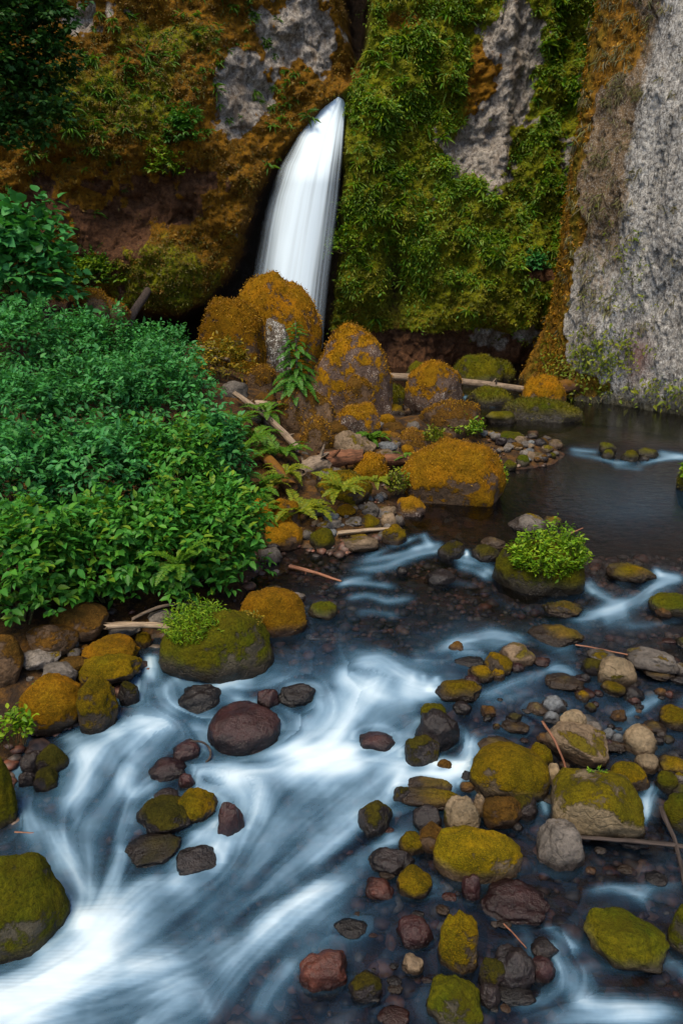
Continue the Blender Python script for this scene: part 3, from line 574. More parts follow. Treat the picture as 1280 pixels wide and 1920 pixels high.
TABLE = """
# far pile under the fall: kind mat x0 y0 x1 y1 k kb lift label
boulder g 440 515 605 690 0.14 .8 .1 | huge golden moss-capped boulder standing right in front of the waterfall
boulder g 373 562 500 690 0.14 .8 0 | rounded golden-green boulder leaning on the left side of the highest boulder
rock p 494 598 545 690 0.2 .7 .2 | pale lichen-whitened upright rock behind the conifer sapling
boulder l 586 608 738 768 .1 .8 0 | big round boulder with golden cap and white lichen cracks right of the sapling
rock b 646 704 698 762 .2 .6 0 26.45 | squarish brown block set into the front of the lichen-cracked boulder
rock l 624 755 714 812 0.2 .8 0 | flat-topped brown rock directly under the squarish brown block
rock b 460 683 520 742 0.2 .9 0 | rusty brown rock just left of the foot of the sapling
rock b 516 722 630 800 0.2 .8 0 | dark brown mossy rock mass below the sapling roots
rock b 474 735 520 762 0.2 .8 0 | small rusty rock above the pale pointed driftwood
rock y 412 714 466 744 .1 .6 0 | smooth pale grey slab tilted beside the yellow-leaved bush
boulder b 135 556 246 605 0.2 .8 .9 | wide brown boulder at the cliff foot behind the green thicket
boulder b 143 542 205 590 0.2 .8 1.2 | smaller brown boulder peeking out above the wide one by the cliff foot
rock v 757 677 812 712 0.2 .8 0 | low mossy rock at the plunge pool edge behind the floating log
boulder l 756 678 868 772 0.2 .8 0 | speckled round boulder with mossy crown at the left of the long thin log
boulder b 784 750 903 812 0.2 .85 0 | smooth brown boulder in front of the speckled mossy-crowned boulder
boulder v 848 664 942 722 0.14 .8 0 | bright yellow-green mossy boulder behind the long thin log
rock v 908 673 964 716 0.14 .8 0 | small green mossy rock to the right of the yellow-green boulder behind the log
rock v 715 720 771 766 0.2 .9 0 | mossy green rock in the shade right of the lichen-cracked boulder
rock o 712 758 762 782 0.2 .9 0 | flat moss-edged ledge rock at the dark gap between two big boulders
boulder v 872 724 962 762 0.1 .8 0 | low green mossy boulder under the long thin log by the little chute
boulder g 976 702 1060 762 0.2 .9 0 | square golden moss-covered block under the right end of the thin log
boulder v 940 746 1090 790 0.1 .5 0 | long low moss mound lying in the pool below the golden block
rock v 908 770 968 794 0.1 .7 0 | small mossy rock with a pale gravel skirt in the pool
rock b 560 780 628 848 0.25 .9 0 | tall rusty orange rock standing at the left end of the fallen red log
rock t 625 806 706 856 0.2 .8 0 | long grey-brown boulder behind the fallen red log
rock b 602 788 660 814 0.2 .8 0 | flat brown rock wedged behind the tall rusty orange rock
rock b 715 790 760 818 0.2 .9 0 | brown rock to the right of the fern clump in the boulder field
rock y 762 788 787 808 0.2 .9 0 | little grey rock left of the smooth brown boulder
rock b 744 802 822 846 0.2 .9 0 | orange-brown rock behind the biggest orange moss boulder
rock b 792 808 848 846 0.2 .9 0 | brown rock touching the top of the biggest orange moss boulder
rock s 706 826 748 846 0.2 .9 0 | smooth slate-grey stone behind the trunk end of the fallen red log
rock t 700 842 742 862 0.2 .9 0 | smooth pale stone lying in front of the fallen red log
boulder g 750 820 946 938 0.14 .7 0 | biggest orange moss boulder at the edge of the calm pool
rock g 662 848 728 900 0.25 .8 0 | steep golden rock in front of the fallen red log
rock y 588 874 652 906 0.14 .9 0 | smooth grey rock in front of the root end of the fallen red log
rock b 564 885 598 912 0.2 .9 0 | dark brown rock under the root end of the fallen red log
rock o 592 882 698 942 0.2 .8 0 | mossy rock draped with yellow-green fern leaves in front of the grey rock
boulder g 470 936 514 1004 0.25 .9 0 | orange mound at the right fringe of the green thicket
boulder g 505 934 564 990 0.2 .9 0 | orange-brown mossy mound above the flat golden boulder by the bank
boulder g 495 973 568 1024 0.14 .9 0 | flat golden boulder with a dark underside at the water by the thicket
rock v 580 991 628 1026 0.14 .9 0 | squat stone with yellow moss at the waterline below the light fern
stone y 566 992 588 1010 0.2 .9 0 | small grey stone between the flat golden boulder and the squat mossy stone
stone y 593 971 640 992 0.2 .9 0 | smooth oval grey stone on the shingle above the light plank
stone y 644 968 682 986 0.2 .9 0 | pale grey oval stone next to the end of the light plank
stone g 630 946 668 968 0.2 .9 0 | small golden mossy stone on the shingle below the fern-draped rock
stone y 598 949 624 968 0.2 .9 0 | angular grey stone at the foot of the light fern
stone s 606 960 636 977 0.2 .9 0 | bluish grey stone squeezed above the smooth oval stone
stone y 678 941 712 968 0.2 .9 0 | upright grey stone on the shingle behind the golden-green stone
stone t 711 948 743 966 0.2 .9 0 | flat pinkish tan stone at the top of the shingle
stone o 675 965 717 992 0.2 .9 0 | golden-green stone beside the tip of the light plank
stone t 712 961 744 987 0.2 .9 0 | two-tone tan stone at the right edge of the shingle
stone y 735 965 759 984 0.2 .9 0 | small brown-grey stone touching the two-tone tan stone
rock l 742 929 798 968 0.14 .9 0 | craggy stone with a golden cap standing alone off the shingle
stone t 638 1002 710 1033 0.14 .8 0 | elongated tan stone lying in shallow water below the light plank
stone o 714 984 762 1020 0.14 .9 0 | dark olive stone at the end of the light plank by the riffle
stone o 655 1000 690 1012 0.2 .9 0 | thin olive stone under the light plank
stone y 706 996 730 1014 0.2 .9 0 | tiny grey stone squeezed beside the elongated tan stone
rock y 478 1026 530 1054 0.14 .8 0 | flat grey rock with a pale top at the tip of the thicket
stone d 498 1016 526 1036 0.2 .9 0 | dark stone on the mud under the flat golden boulder
# calm pool and islet
rock y 952 963 1026 996 0.06 .9 0 | pale grey flat-topped rock standing behind the leafy islet
stone o 1014 967 1052 986 0.04 .9 0 | dark olive stone just right of the pale flat-topped rock
boulder v 923 1008 1093 1112 0.1 .7 0 | mossy islet boulder carrying the bright green bush
stone t 900 1007 948 1027 0.14 .9 0 | orange-tan stone on top of the pair left of the islet
stone w 881 1020 936 1052 0.1 .9 0 | olive wet stone under the orange-tan one left of the islet
stone w 820 1014 870 1048 0.06 .9 0 | dark wet stone with water pouring over it in the riffle
stone d 798 1068 853 1094 0.06 .9 0 | pointed dark brown stone below the riffle
stone d 742 1062 766 1076 0.06 .9 0 | small dark stone in the middle of the riffle
rock o 1136 1056 1227 1091 0.06 .7 0 | olive dome rock with a pale wet crest right of the islet
boulder v 1216 1110 1300 1154 0.06 .8 0 | bright green mossy boulder at the right edge of the picture
stone b 1227 1136 1259 1156 0.1 .9 0 | small brown stone against the bright green mossy boulder
stone o 1014 1126 1090 1156 0.12 .7 0 | flat green-brown stone barely above water below the islet
stone v 1265 1194 1300 1214 0.06 .9 0 | little yellow mossy stone at the far right edge
rock o 987 1170 1093 1210 0.06 .7 0 | golden-olive dome rock alone in mid-stream above the braids
stone r 1240 1196 1266 1206 0.04 .9 0 | thin reddish stone near the little yellow mossy stone
# riffle at right
stone v 1122 829 1154 848 0.1 .9 0 | small mossy stone on top of the pair in the far riffle
stone v 1126 842 1152 860 0.06 .9 0 | mossy stone under the top one of the pair in the far riffle
stone v 1162 843 1195 865 0.06 .9 0 | bright green stone in the middle of the far riffle
stone v 1190 840 1232 858 0.06 .8 0 | long dark green stone to the right in the far riffle
stone w 1196 854 1216 864 0.06 .8 0 | tiny dark stone below the long green one in the far riffle
rock v 1267 866 1310 922 0.1 .9 0 | leaf-covered green rock cut by the right edge beside the calm pool
# gravel bar
stone v 966 852 992 872 0.1 .9 0 | olive mossy stone at the waterline of the gravel bar
stone t 986 846 1005 861 0.14 .9 0 | pale cream stone on the gravel bar
stone t 1021 823 1057 839 0.14 .9 0 | long tan stone at the right tip of the gravel bar
stone v 930 808 984 828 0.1 .9 0 | low mossy stone at the back of the gravel bar
stone v 942 862 968 880 0.1 .9 0 | mossy stone at the left waterline of the gravel bar
stone v 1022 848 1042 858 0.1 .9 0 | small yellow mossy stone near the right end of the gravel bar
# middle stones
stone t 934 1207 1004 1246 0.14 .9 0 | tan and brown oblong stone at the head of the wet cluster
stone o 906 1224 960 1262 0.14 .9 .05 | upper golden-brown stone of the wet cluster by the braids
stone o 878 1246 928 1278 0.1 .9 0 | left golden-brown stone of the wet cluster by the braids
stone o 918 1251 946 1276 0.1 .9 0 | narrow olive stone tucked between the golden-brown pair
stone d 850 1228 908 1250 0.04 .9 0 | black wet stones' biggest lump left of the golden-brown pair
stone r 996 1230 1032 1250 0.15 .9 0 | brick red wet stone right of the tan and brown oblong stone
rock o 813 1272 902 1315 0.06 .7 0 | long smooth green-brown rock at the edge of the main cascade
rock o 1019 1263 1094 1292 0.06 .7 0 | long dark green rock lying in the right braid
stone d 1086 1262 1106 1280 0.06 .9 0 | little black stone at the tip of the long dark green rock
rock y 1100 1218 1154 1240 0.2 .9 .1 | grey-brown stone left end of the row at right
rock y 1172 1214 1272 1256 0.2 .7 .06 | long flat grey-tan rock at the top right of the stone row
rock h 1119 1227 1192 1283 0.14 .9 0 | split rock with yellow-green moss and bare crown in the row at right
rock w 1088 1232 1130 1266 0.1 .9 0 | dull dark brown rock behind the split yellow-green rock
stone o 1203 1246 1266 1274 0.1 .9 0 | yellow oval stone under the long flat grey-tan rock
stone y 1255 1242 1295 1268 0.1 .9 0 | grey stone at the right edge beside the yellow oval stone
stone d 1256 1265 1290 1282 0.06 .9 0 | dark flat stone below the grey stone at the right edge
stone o 1125 1276 1171 1304 0.1 .9 0 | small golden stone under the split yellow-green rock
stone w 1166 1273 1200 1290 0.1 .9 0 | brown wet stone right of the small golden stone
stone d 1162 1285 1208 1314 0.04 .9 0 | black glistening stone below the brown wet one at right
stone r 1074 1288 1114 1308 0.12 .9 0 | brick red flat stone under water near the right braid
stone s 1014 1303 1062 1338 0.2 .9 0 | light grey faceted stone next to the little tan egg
stone t 984 1316 1028 1340 0.14 .9 0 | smooth little tan egg left of the light grey faceted stone
stone s 1017 1333 1050 1356 0.14 .9 0 | dark slate cube below the light grey faceted stone
stone h 1049 1330 1099 1368 0.2 .9 .05 | cream and yellow stone behind the big tan boulder
stone s 1080 1338 1120 1360 0.14 .9 0 | grey stone behind the cream and yellow stone
rock y 1080 1352 1130 1386 0.2 .9 0 | rounded grey stone leaning on the back of the big tan boulder
stone s 1124 1364 1153 1388 0.14 .9 0 | dark slate stone right of the rounded grey one
stone s 1141 1374 1170 1394 0.1 .9 0 | speckled small grey stone beside the flat green-brown stone
boulder t 1017 1356 1139 1430 0.2 .8 0 | big tan boulder with a dead twig lying over it
stone o 1120 1385 1176 1408 0.06 .9 0 | flat green-brown stone right of the big tan boulder
rock h 1164 1361 1230 1416 0.1 .9 0 | pyramid-shaped stone with grey tip and green base
stone o 934 1351 992 1374 0.12 .8 0 | drowned olive oval stone above the heart-shaped boulder
rock o 1235 1325 1290 1366 0.06 .9 0 | olive round stone at the right edge above the pyramid stone
stone o 1202 1349 1248 1374 0.15 .9 0 | flat drowned olive stone left of the olive round one
stone v 1237 1378 1263 1393 0.04 .9 0 | tiny green stone right of the pyramid stone
boulder O 881 1396 1028 1500 0.25 .8 0 | heart-shaped yellow-moss boulder heading the stone pile at right
rock O 892 1381 968 1416 0.25 .8 0 | tan rock half hidden behind the heart-shaped boulder
rock o 988 1392 1036 1440 0.25 .8 0 | tan rock against the right shoulder of the heart-shaped boulder
stone h 1020 1432 1052 1472 0.14 .9 0 | small grey stone with mossy base under the dead twig
boulder H 1029 1446 1207 1576 0.25 .8 0 | largest boulder of the right pile, half bare stone half yellow-green moss
rock o 1142 1427 1216 1480 0.2 .8 0 | olive rock behind the half-bare boulder on its right
stone t 1150 1426 1184 1442 0.2 .9 0 | tan flat stone above the half-bare boulder
stone h 1188 1411 1235 1446 0.14 .9 0 | grey and green stone below the pyramid stone
rock o 1230 1416 1292 1454 0.1 .9 0 | wide golden stone at the right edge below the pyramid stone
stone v 1227 1445 1268 1484 0.1 .9 0 | round green stone under the wide golden one
stone y 1262 1449 1281 1470 0.14 .8 0 | whitish pebble leaning on the round green stone
rock v 1243 1488 1310 1558 0.1 .9 0 | dark mossy rock at the right edge next to the half-bare boulder
stone v 1258 1468 1304 1496 0.1 .9 0 | mossy stone on top of the dark right-edge rock
rock b 902 1488 978 1556 0.25 .9 0 | round orange-brown stone below the heart-shaped boulder
rock w 950 1486 1010 1534 0.14 .9 0 | dark olive stone behind the round orange-brown one
stone t 885 1488 910 1532 0.25 .8 0 | narrow upright tan stone left of the round orange-brown one
rock h 830 1494 900 1573 0.14 .9 0 | egg-shaped stone, grey with a yellow moss side, below the flat mossy slabs
boulder O 813 1549 977 1651 0.25 .6 0 | large slanting golden-green boulder at the front of the right pile
rock o 740 1478 870 1518 0.25 .6 0 | long orange-green slab in front of the stone pile's left end
rock o 752 1457 851 1488 0.1 .7 0 | flat olive slab behind the long orange-green slab
rock w 733 1472 776 1504 0.06 .9 0 | dark olive stone at the left tip of the flat slabs
rock w 668 1504 741 1566 0.06 .9 0 | black round stone with olive side in the current left of the pile
rock d 773 1514 828 1560 0.1 .9 0 | wet blackish angular rock left of the egg-shaped stone
stone o 746 1560 795 1602 0.1 .9 0 | small olive egg left of the slanting golden-green boulder
stone b 784 1549 838 1602 0.14 .9 0 | polished brown egg touching the slanting golden-green boulder
stone t 949 1596 976 1636 0.2 .8 0 | pale upright pebble at the foot of the slanting boulder
rock y 1004 1540 1094 1628 0.14 .9 0 | isolated grey boulder with olive underside in front of the pile
stone d 852 1443 888 1466 0.25 .9 0 | dark stone in the narrow gap left of the heart-shaped boulder
stone b 860 1466 890 1487 0.25 .9 0 | brown stone in the narrow gap left of the heart-shaped boulder
rock d 776 1330 861 1400 0.14 .9 .05 | big dark brown boulder beside the main cascade's right lip
rock v 788 1317 836 1352 0.2 .9 .15 | green mossy knob on the back of the dark brown boulder
stone d 848 1313 884 1338 0.06 .9 0 | pointed brown stone right of the green mossy knob
rock w 756 1378 824 1438 0.06 .9 0 | olive-black rock under the dark brown boulder at the cascade
stone b 817 1423 848 1449 0.1 .9 0 | little brown stone beside the small fall
# near right
rock m 895 1655 1028 1728 -0.2 .8 0 | wide dark rock under a smooth skin of water in the near stream
stone m 864 1644 900 1688 0.04 .9 0 | brown lump left of the water-covered wide rock
rock o 818 1720 898 1823 0.1 .8 0 | upright oval mossy stone near the bottom of the picture
rock v 797 1833 906 1926 0.1 .9 0 | round green mossy stone cut by the bottom edge
rock d 918 1781 1002 1856 0.06 .9 0 | ridged black wet stone right of the upright oval mossy stone
stone w 896 1802 954 1856 0.06 .9 0 | black stone with green fringe left of the ridged wet one
stone d 893 1846 941 1890 0.04 .9 0 | black stone between the round green stone and the ridged one
rock r 561 1784 656 1856 0.06 .8 0 | large smooth red-brown stone in the near stream
stone w 652 1824 717 1876 0.04 .9 0 | olive-brown stone right of the large red-brown stone
stone t 753 1791 795 1826 0.02 .9 0 | pale stone under water left of the upright oval mossy stone
stone m 741 1720 814 1777 0.06 .9 0 | maroon rounded stone just under the surface left of the upright oval stone
stone d 625 1721 689 1759 0.12 .9 0 | low black stone at the foot of the whitewater
rock v 1094 1714 1247 1815 0.22 .8 0 | broad dark green mossy boulder at the lower right
rock v 1251 1701 1310 1786 0.1 .9 0 | mossy boulder cut by the right edge in the lower corner
stone m 988 1793 1040 1840 0.1 .9 0 | pinkish brown drowned stone in the lower right rapids
stone d 994 1762 1046 1804 0.12 .9 0 | blackish drowned stone above the pinkish brown one
stone r 706 1888 768 1925 0.06 .9 0 | reddish stone at the bottom edge left of the round green stone
stone d 1208 1635 1250 1661 0.12 .9 0 | flat dark stone by the forked dead branch
rock d 684 1594 781 1640 0.04 .6 0 | flat wet black-red rock left of the slanting boulder
stone r 684 1647 739 1686 0.04 .9 0 | shiny red-brown stone below the flat wet rock
rock o 742 1630 810 1686 0.1 .9 0 | olive stone with pointed top in front of the slanting boulder
stone d 930 1846 1004 1886 0.04 .9 0 | dark stone under rushing water below the ridged wet stone
stone d 1140 1552 1215 1590 0.1 .8 0 | black wet ledge below the half-bare boulder
# cascade
boulder m 384 1316 530 1404 -.28 1.0 0 | big maroon boulder swept by the cascade left of centre
rock d 322 1282 440 1328 -.4 .7 0 | dark shelf rock under the fan of water behind the maroon boulder
stone m 482 1292 525 1328 0.06 .9 0 | small maroon block right of the dark shelf rock
rock d 519 1280 595 1320 0.06 .8 0 | round black speckled rock on the crest of the cascade
stone m 324 1386 376 1424 0.1 .9 0 | brown stone with a curved stick hooked round it
stone m 279 1422 350 1462 0.15 .8 0 | smooth brown stone below the stick-hooked stone
stone m 334 1450 366 1479 0.1 .7 0 | small wine-red stone in the whitewater
rock w 257 1502 362 1568 0.14 .8 0 | chunky black-olive rock in the middle of the trio in the rapids
stone d 289 1479 335 1507 0.2 .9 .08 | small dark stone on the back of the chunky black-olive rock
rock o 327 1482 411 1544 0.1 .9 0 | olive-brown egg on the right of the trio in the rapids
rock w 236 1565 345 1622 0.1 .8 0 | two-toned olive and black rock at the front of the trio
rock m 408 1508 460 1572 0.08 .9 0 | brown rock under thin water right of the olive-brown egg
stone d 330 1590 410 1640 0.0 .8 0 | dark drowned rock in the trough below the two-toned rock
stone m 668 1368 742 1408 0.0 .8 0 | brown drowned rock in the middle of the white cascade
boulder v -75 1608 131 1795 0.1 .8 0 | large dome boulder thick with green moss at the left edge
rock w 67 1394 129 1450 0.1 .9 0 | olive-topped wet rock at the head of the left backwater
stone d 40 1409 84 1451 0.1 .9 0 | black wet rock left of the olive-topped one
rock w 64 1440 110 1484 0.1 .9 0 | dark mossy stone below the olive-topped wet rock
stone d 36 1446 68 1476 0.1 .9 0 | small black stone left of the dark mossy stone
boulder v -60 1398 29 1550 0.2 .8 0 | craggy moss-hung rock at the left edge above the dome boulder
# left bank
boulder b 94 1129 204 1200 .6 .8 .05 | brown boulder with thin moss tucked under the thicket
boulder b 54 1167 147 1230 .6 .8 .05 | orange rounded boulder left of the brown one under the thicket
boulder b -30 1188 44 1280 .6 .8 .05 | dark orange boulder at the left edge under the thicket
rock y 38 1212 115 1256 .6 .8 .05 | grey wedge rock between the orange boulders on the left bank
rock g 156 1190 262 1244 .6 .8 .05 | tan-orange boulder behind the yellow-moss one by the inlet
rock o 148 1219 267 1284 .6 .8 .05 | yellow-moss boulder with a dark end beside the inlet fall
rock y 80 1241 145 1288 .6 .9 .05 | grey stone with a mossy left side on the left bank
stone b 110 1229 162 1260 .6 .9 .05 | brown rubble stone between the grey and the tan-orange rocks
boulder g 38 1260 152 1368 .6 .8 .05 | steep bright orange boulder with a yellow-green sprig on the left bank
rock o 146 1271 222 1372 .55 .7 0 | mossy shoulder rock with a dark wet foot at the cascade's left side
rock w 222 1278 262 1322 .2 .8 0 | dark wet foot stone of the yellow-moss boulder
boulder v 298 1143 513 1272 .3 .6 0 | long mossy block carrying the feathery green plants by the inlet
boulder g 446 1099 574 1192 .3 .7 0 | tan boulder with an orange moss crown upstream of the long mossy block
stone t 494 1098 532 1116 .6 .9 .05 | pale stone poking out behind the orange-crowned boulder
stone y 540 1109 573 1130 .3 .9 0 | small grey stone off the right shoulder of the orange-crowned boulder
rock v 577 1128 634 1162 .25 .9 0 | small vivid green moss dome in the dark pool
rock y 202 1166 264 1196 .6 .8 .05 | dark grey rock under the bleached log
rock y 278 1140 334 1172 .6 .8 .05 | grey-green rock behind the bleached log
rock o 252 1186 285 1216 .35 .8 0 | mossy stone at the left lip of the inlet fall
stone y 126 1216 152 1234 .6 .9 .05 | small pale rubble stone by the grey wedge rock
stone t 150 1246 172 1262 .6 .9 .05 | tan pebble wedged below the brown rubble stone
"""
for ln in TABLE.strip().split('\n'):
    if ln[0] == '#': continue
    a, lab = ln.split('|'); a = a.split()
    stone(a[0], a[1], [float(q) for q in a[2:6]], lab.strip(), float(a[6]), float(a[7]), float(a[8]), lump=.17 if a[0] == 'boulder' else .27, Yd=float(a[9]) if len(a) > 9 else None)

# stones of the gravel bar, each on its own
rs = np.random.RandomState(8)
n = 0
while n < 46:
    x, y = rs.uniform(905, 1050), rs.uniform(816, 868)
    if y > 872 - .09 * abs(x - 960) or (x > 1000 and y < 828): continue
    w = rs.uniform(11, 26); h = w * rs.uniform(.45, .7)
    stone('stone', rs.choice(['y', 'y', 't', 's', 'd', 'b']), (x - w / 2, y - h, x + w / 2, y), 'cobble of the grey and brown gravel bar beside the calm pool', .45, .9, 0, 'loose cobbles of the gravel bar')
    n += 1
# shingle by the plank, rubble on the left bank
for grp, lab, reg, cnt, mats, ws in (
    ('shingle stones by the plank', 'grey shingle stone on the shore around the light plank', [(585, 935, 745, 1008)], 34, 'yystb', (10, 22)),
    ('rubble between the left bank boulders', 'brown rubble stone wedged between the left bank boulders', [(20, 1240, 215, 1330), (100, 1190, 200, 1250)], 22, 'byby', (14, 34)),
    ('rubble of the boulder pile', 'rusty rubble stone between the mossy boulders of the far pile', [(560, 790, 760, 900), (480, 740, 620, 800), (690, 770, 790, 850)], 40, 'bbgty', (14, 34)),
    ('small wet stones of the near stream', 'small wet dark stone among the near stream boulders', [(700, 1440, 1270, 1660), (850, 1220, 1280, 1400), (640, 1640, 1000, 1900), (980, 1320, 1270, 1460)], 110, 'ddwmryob', (10, 34))):
    for q in range(cnt):
        r_ = reg[q % len(reg)]; x, y = rs.uniform(r_[0], r_[2]), rs.uniform(r_[1], r_[3]); w = rs.uniform(*ws); h = w * rs.uniform(.5, .75)
        stone('stone', rs.choice(list(mats)), (x - w / 2, y - h, x + w / 2, y), lab, rs.uniform(.1, .4), .9, 0, grp)

# pebble bed under the water: nobody could count it
def pebbles(n, xr, yr, smin, smax, seed, cond):
    rs = np.random.RandomState(seed); D, Fc = ico(1)
    X = rs.uniform(*xr, n); Y = rs.uniform(*yr, n)
    ok = (np.abs(X) < .46 * Y + 1.2); X, Y = X[ok], Y[ok]
    s = np.maximum(sdist(X, Y, LAND), sdist(X, Y, RIGHT)); ok = cond(s); X, Y = X[ok], Y[ok]
    n = len(X); S_ = rs.uniform(smin, smax, n) * rs.uniform(.4, 1, n); Z = ground(X, Y) + S_ * .15
    sc = S_[:, None] * rs.uniform(.6, 1.2, (n, 3)); sc[:, 2] *= .6; an = rs.rand(n) * 6.3
    V = D[None] * (1 + .22 * rs.normal(size=(n, len(D), 1)) * .6) * sc[:, None]
    c, s_ = np.cos(an)[:, None], np.sin(an)[:, None]
    V = np.stack([V[..., 0] * c - V[..., 1] * s_ + X[:, None], V[..., 0] * s_ + V[..., 1] * c + Y[:, None], V[..., 2] + Z[:, None]], -1)
    return V.reshape(-1, 3), (Fc[None] + (np.arange(n) * len(D))[:, None, None]).reshape(-1, 3)
m, nt = newmat('bed_pebbles'); t = NT(nt)
g = t.n('ShaderNodeNewGeometry'); tc = t.n('ShaderNodeTexCoord')
c = t.ramp(g.outputs['Random Per Island'], [(0, (0.015, 0.010, 0.009)), (.3, (0.075, 0.034, 0.02)), (.55, (0.15, 0.05, 0.026)), (.75, (0.07, 0.06, 0.05)), (.9, (0.22, 0.09, 0.045)), (1, (0.17, 0.15, 0.12))])
c = t.mix(t.ramp(t.noise(tc.outputs['Object'], 9, 3), [(.35, .8), (.6, 0.0)]), c, (0.012, 0.01, 0.01))
t.out(t.n('ShaderNodeBsdfPrincipled', Base_Color=c, Roughness=.6))
V1, F1 = pebbles(8000, (-9, 12), (5, 16.5), .05, .20, 1, lambda s: s < .15)
V2, F2 = pebbles(2600, (-8, 6), (9, 32), .03, .12, 2, lambda s: (s > -.1) & (s < 1.6))
V3, F3 = pebbles(900, (-4, 8), (5, 12), .14, .34, 3, lambda s: s < -.1); V3[:, 2] -= .13
V1, F1 = np.concatenate([V1, V3]), np.concatenate([F1, F3 + len(V1)])
o = link('gravel', mesh_np('gravel', np.concatenate([V1, V2]), [np.concatenate([F1, F2 + len(V1)])], [m]))
tag(o, 'reddish brown gravel and pebbles of the stream bed and shore', 'gravel', kind='stuff')
# ---- stream: one sheet with a whitewater and painted-reflection mask; strokes follow the currents
S = []   # (points, half width, strength)
def W(pts, w, i): S.append((np.array(pts, float), w, i))
# far riffle
W([(1055, 848), (1115, 858), (1150, 868), (1200, 868)], 3.5, .6); W([(1190, 872), (1245, 860), (1300, 854)], 4, .65); W([(1225, 848), (1300, 860)], 5, .7); W([(1060, 842), (1130, 848)], 4, .6); W([(1140, 872), (1215, 880)], 5, .45)
W([(944, 745), (930, 752), (915, 762)], 4, .95); W([(868, 742), (880, 752)], 3, .8)
# riffle below the pool
W([(800, 998), (772, 1010), (700, 1040), (655, 1056)], 5, .55); W([(815, 1008), (790, 1028), (735, 1046), (640, 1057)], 6, .6)
W([(850, 1020), (820, 1034), (760, 1050), (725, 1066), (640, 1072)], 7, .62); W([(705, 1082), (660, 1090), (625, 1104)], 5, .4)
W([(620, 1102), (655, 1092), (700, 1096), (755, 1103)], 6, .5); W([(640, 1125), (690, 1119), (730, 1128), (790, 1120)], 6, .5)
W([(660, 1152), (700, 1148), (760, 1155)], 5, .4)
W([(790, 998), (800, 1016), (812, 1030)], 6, .6); W([(835, 1018), (800, 1026), (760, 1032)], 5, .6)
W([(842, 1046), (868, 1048), (905, 1062), (940, 1086)], 9, .75); W([(850, 1062), (890, 1072), (925, 1088)], 5, .6); W([(874, 1030), (877, 1046)], 4, .8)
W([(810, 1075), (850, 1092), (900, 1100)], 5, .3)
# right riffle
W([(1092, 1080), (1105, 1104), (1135, 1122), (1165, 1132)], 9, .75); W([(1215, 1066), (1235, 1082), (1290, 1088)], 8, .75)
W([(1290, 1090), (1235, 1100), (1205, 1122), (1165, 1140), (1110, 1158), (1050, 1168)], 13, .72); W([(1150, 1085), (1180, 1110), (1150, 1135)], 10, .35)
W([(1285, 1160), (1220, 1176), (1150, 1180)], 7, .35); W([(1180, 1140), (1120, 1165)], 20, .35)
# hump and right braids
W([(800, 1226), (865, 1206), (920, 1190), (960, 1198), (1005, 1214)], 10, .8); W([(815, 1216), (880, 1212), (960, 1210)], 12, .45); W([(760, 1236), (840, 1222)], 14, .35)
W([(1100, 1288), (1060, 1262), (1020, 1256), (985, 1278), (930, 1300), (870, 1318)], 9, .65); W([(1085, 1240), (1050, 1235), (1020, 1256)], 7, .4)
W([(1010, 1290), (960, 1312), (880, 1330)], 12, .3); W([(1250, 1298), (1205, 1322), (1160, 1348)], 9, .6); W([(1230, 1310), (1195, 1340)], 6, .4)
W([(1000, 1250), (1040, 1225), (1085, 1215)], 5, .3); W([(1290, 1300), (1260, 1330)], 6, .3)
# crest and main cascade
W([(645, 1262), (680, 1246), (712, 1240), (740, 1262), (790, 1292), (830, 1290)], 13, .8)
W([(735, 1290), (790, 1308), (850, 1300), (882, 1284)], 14, .95); W([(650, 1250), (640, 1275), (690, 1300), (760, 1318)], 16, .75)
W([(730, 1250), (700, 1300), (665, 1345), (620, 1395), (585, 1430)], 24, .85); W([(800, 1325), (730, 1345), (690, 1390)], 26, .55)
W([(520, 1300), (545, 1285), (590, 1288), (620, 1300)], 9, .55); W([(600, 1300), (620, 1340), (570, 1385)], 24, .55)
W([(860, 1402), (870, 1380), (875, 1440), (830, 1450), (760, 1445)], 14, .9); W([(845, 1420), (858, 1460), (800, 1470)], 12, .85)
W([(800, 1440), (720, 1432), (640, 1425), (560, 1425), (470, 1432), (430, 1445)], 30, 1.0); W([(700, 1440), (600, 1445), (520, 1440)], 26, .9)
W([(560, 1330), (575, 1385), (540, 1412)], 12, .55); W([(740, 1470), (690, 1490), (600, 1520)], 42, .55)
W([(640, 1450), (600, 1500), (545, 1550), (510, 1580)], 48, .62); W([(700, 1480), (640, 1540), (580, 1610), (520, 1650)], 46, .40)
W([(470, 1440), (440, 1470), (480, 1510), (490, 1560)], 20, .5); W([(500, 1470), (470, 1540), (440, 1600)], 24, .45)
# left cascade
W([(286, 1225), (288, 1262), (275, 1285)], 12, .9); W([(278, 1272), (250, 1318), (215, 1350)], 16, .55); W([(310, 1270), (330, 1290), (300, 1330)], 24, .5)
W([(380, 1300), (372, 1320), (360, 1345)], 9, .85); W([(400, 1298), (395, 1330), (370, 1350)], 7, .8); W([(480, 1265), (430, 1285), (395, 1300)], 14, .45)
W([(300, 1320), (345, 1350), (390, 1370), (400, 1400), (415, 1430)], 20, .8); W([(235, 1340), (300, 1345), (350, 1365)], 20, .6)
W([(90, 1395), (160, 1388), (250, 1375), (320, 1360)], 15, .75); W([(230, 1370), (190, 1400), (150, 1440)], 18, .6)
W([(150, 1395), (165, 1440), (150, 1500), (110, 1540)], 17, .75); W([(190, 1400), (215, 1460), (225, 1500)], 18, .35)
W([(330, 1462), (280, 1475), (240, 1500), (225, 1560), (215, 1610)], 14, .7); W([(250, 1440), (235, 1475), (250, 1500)], 10, .55)
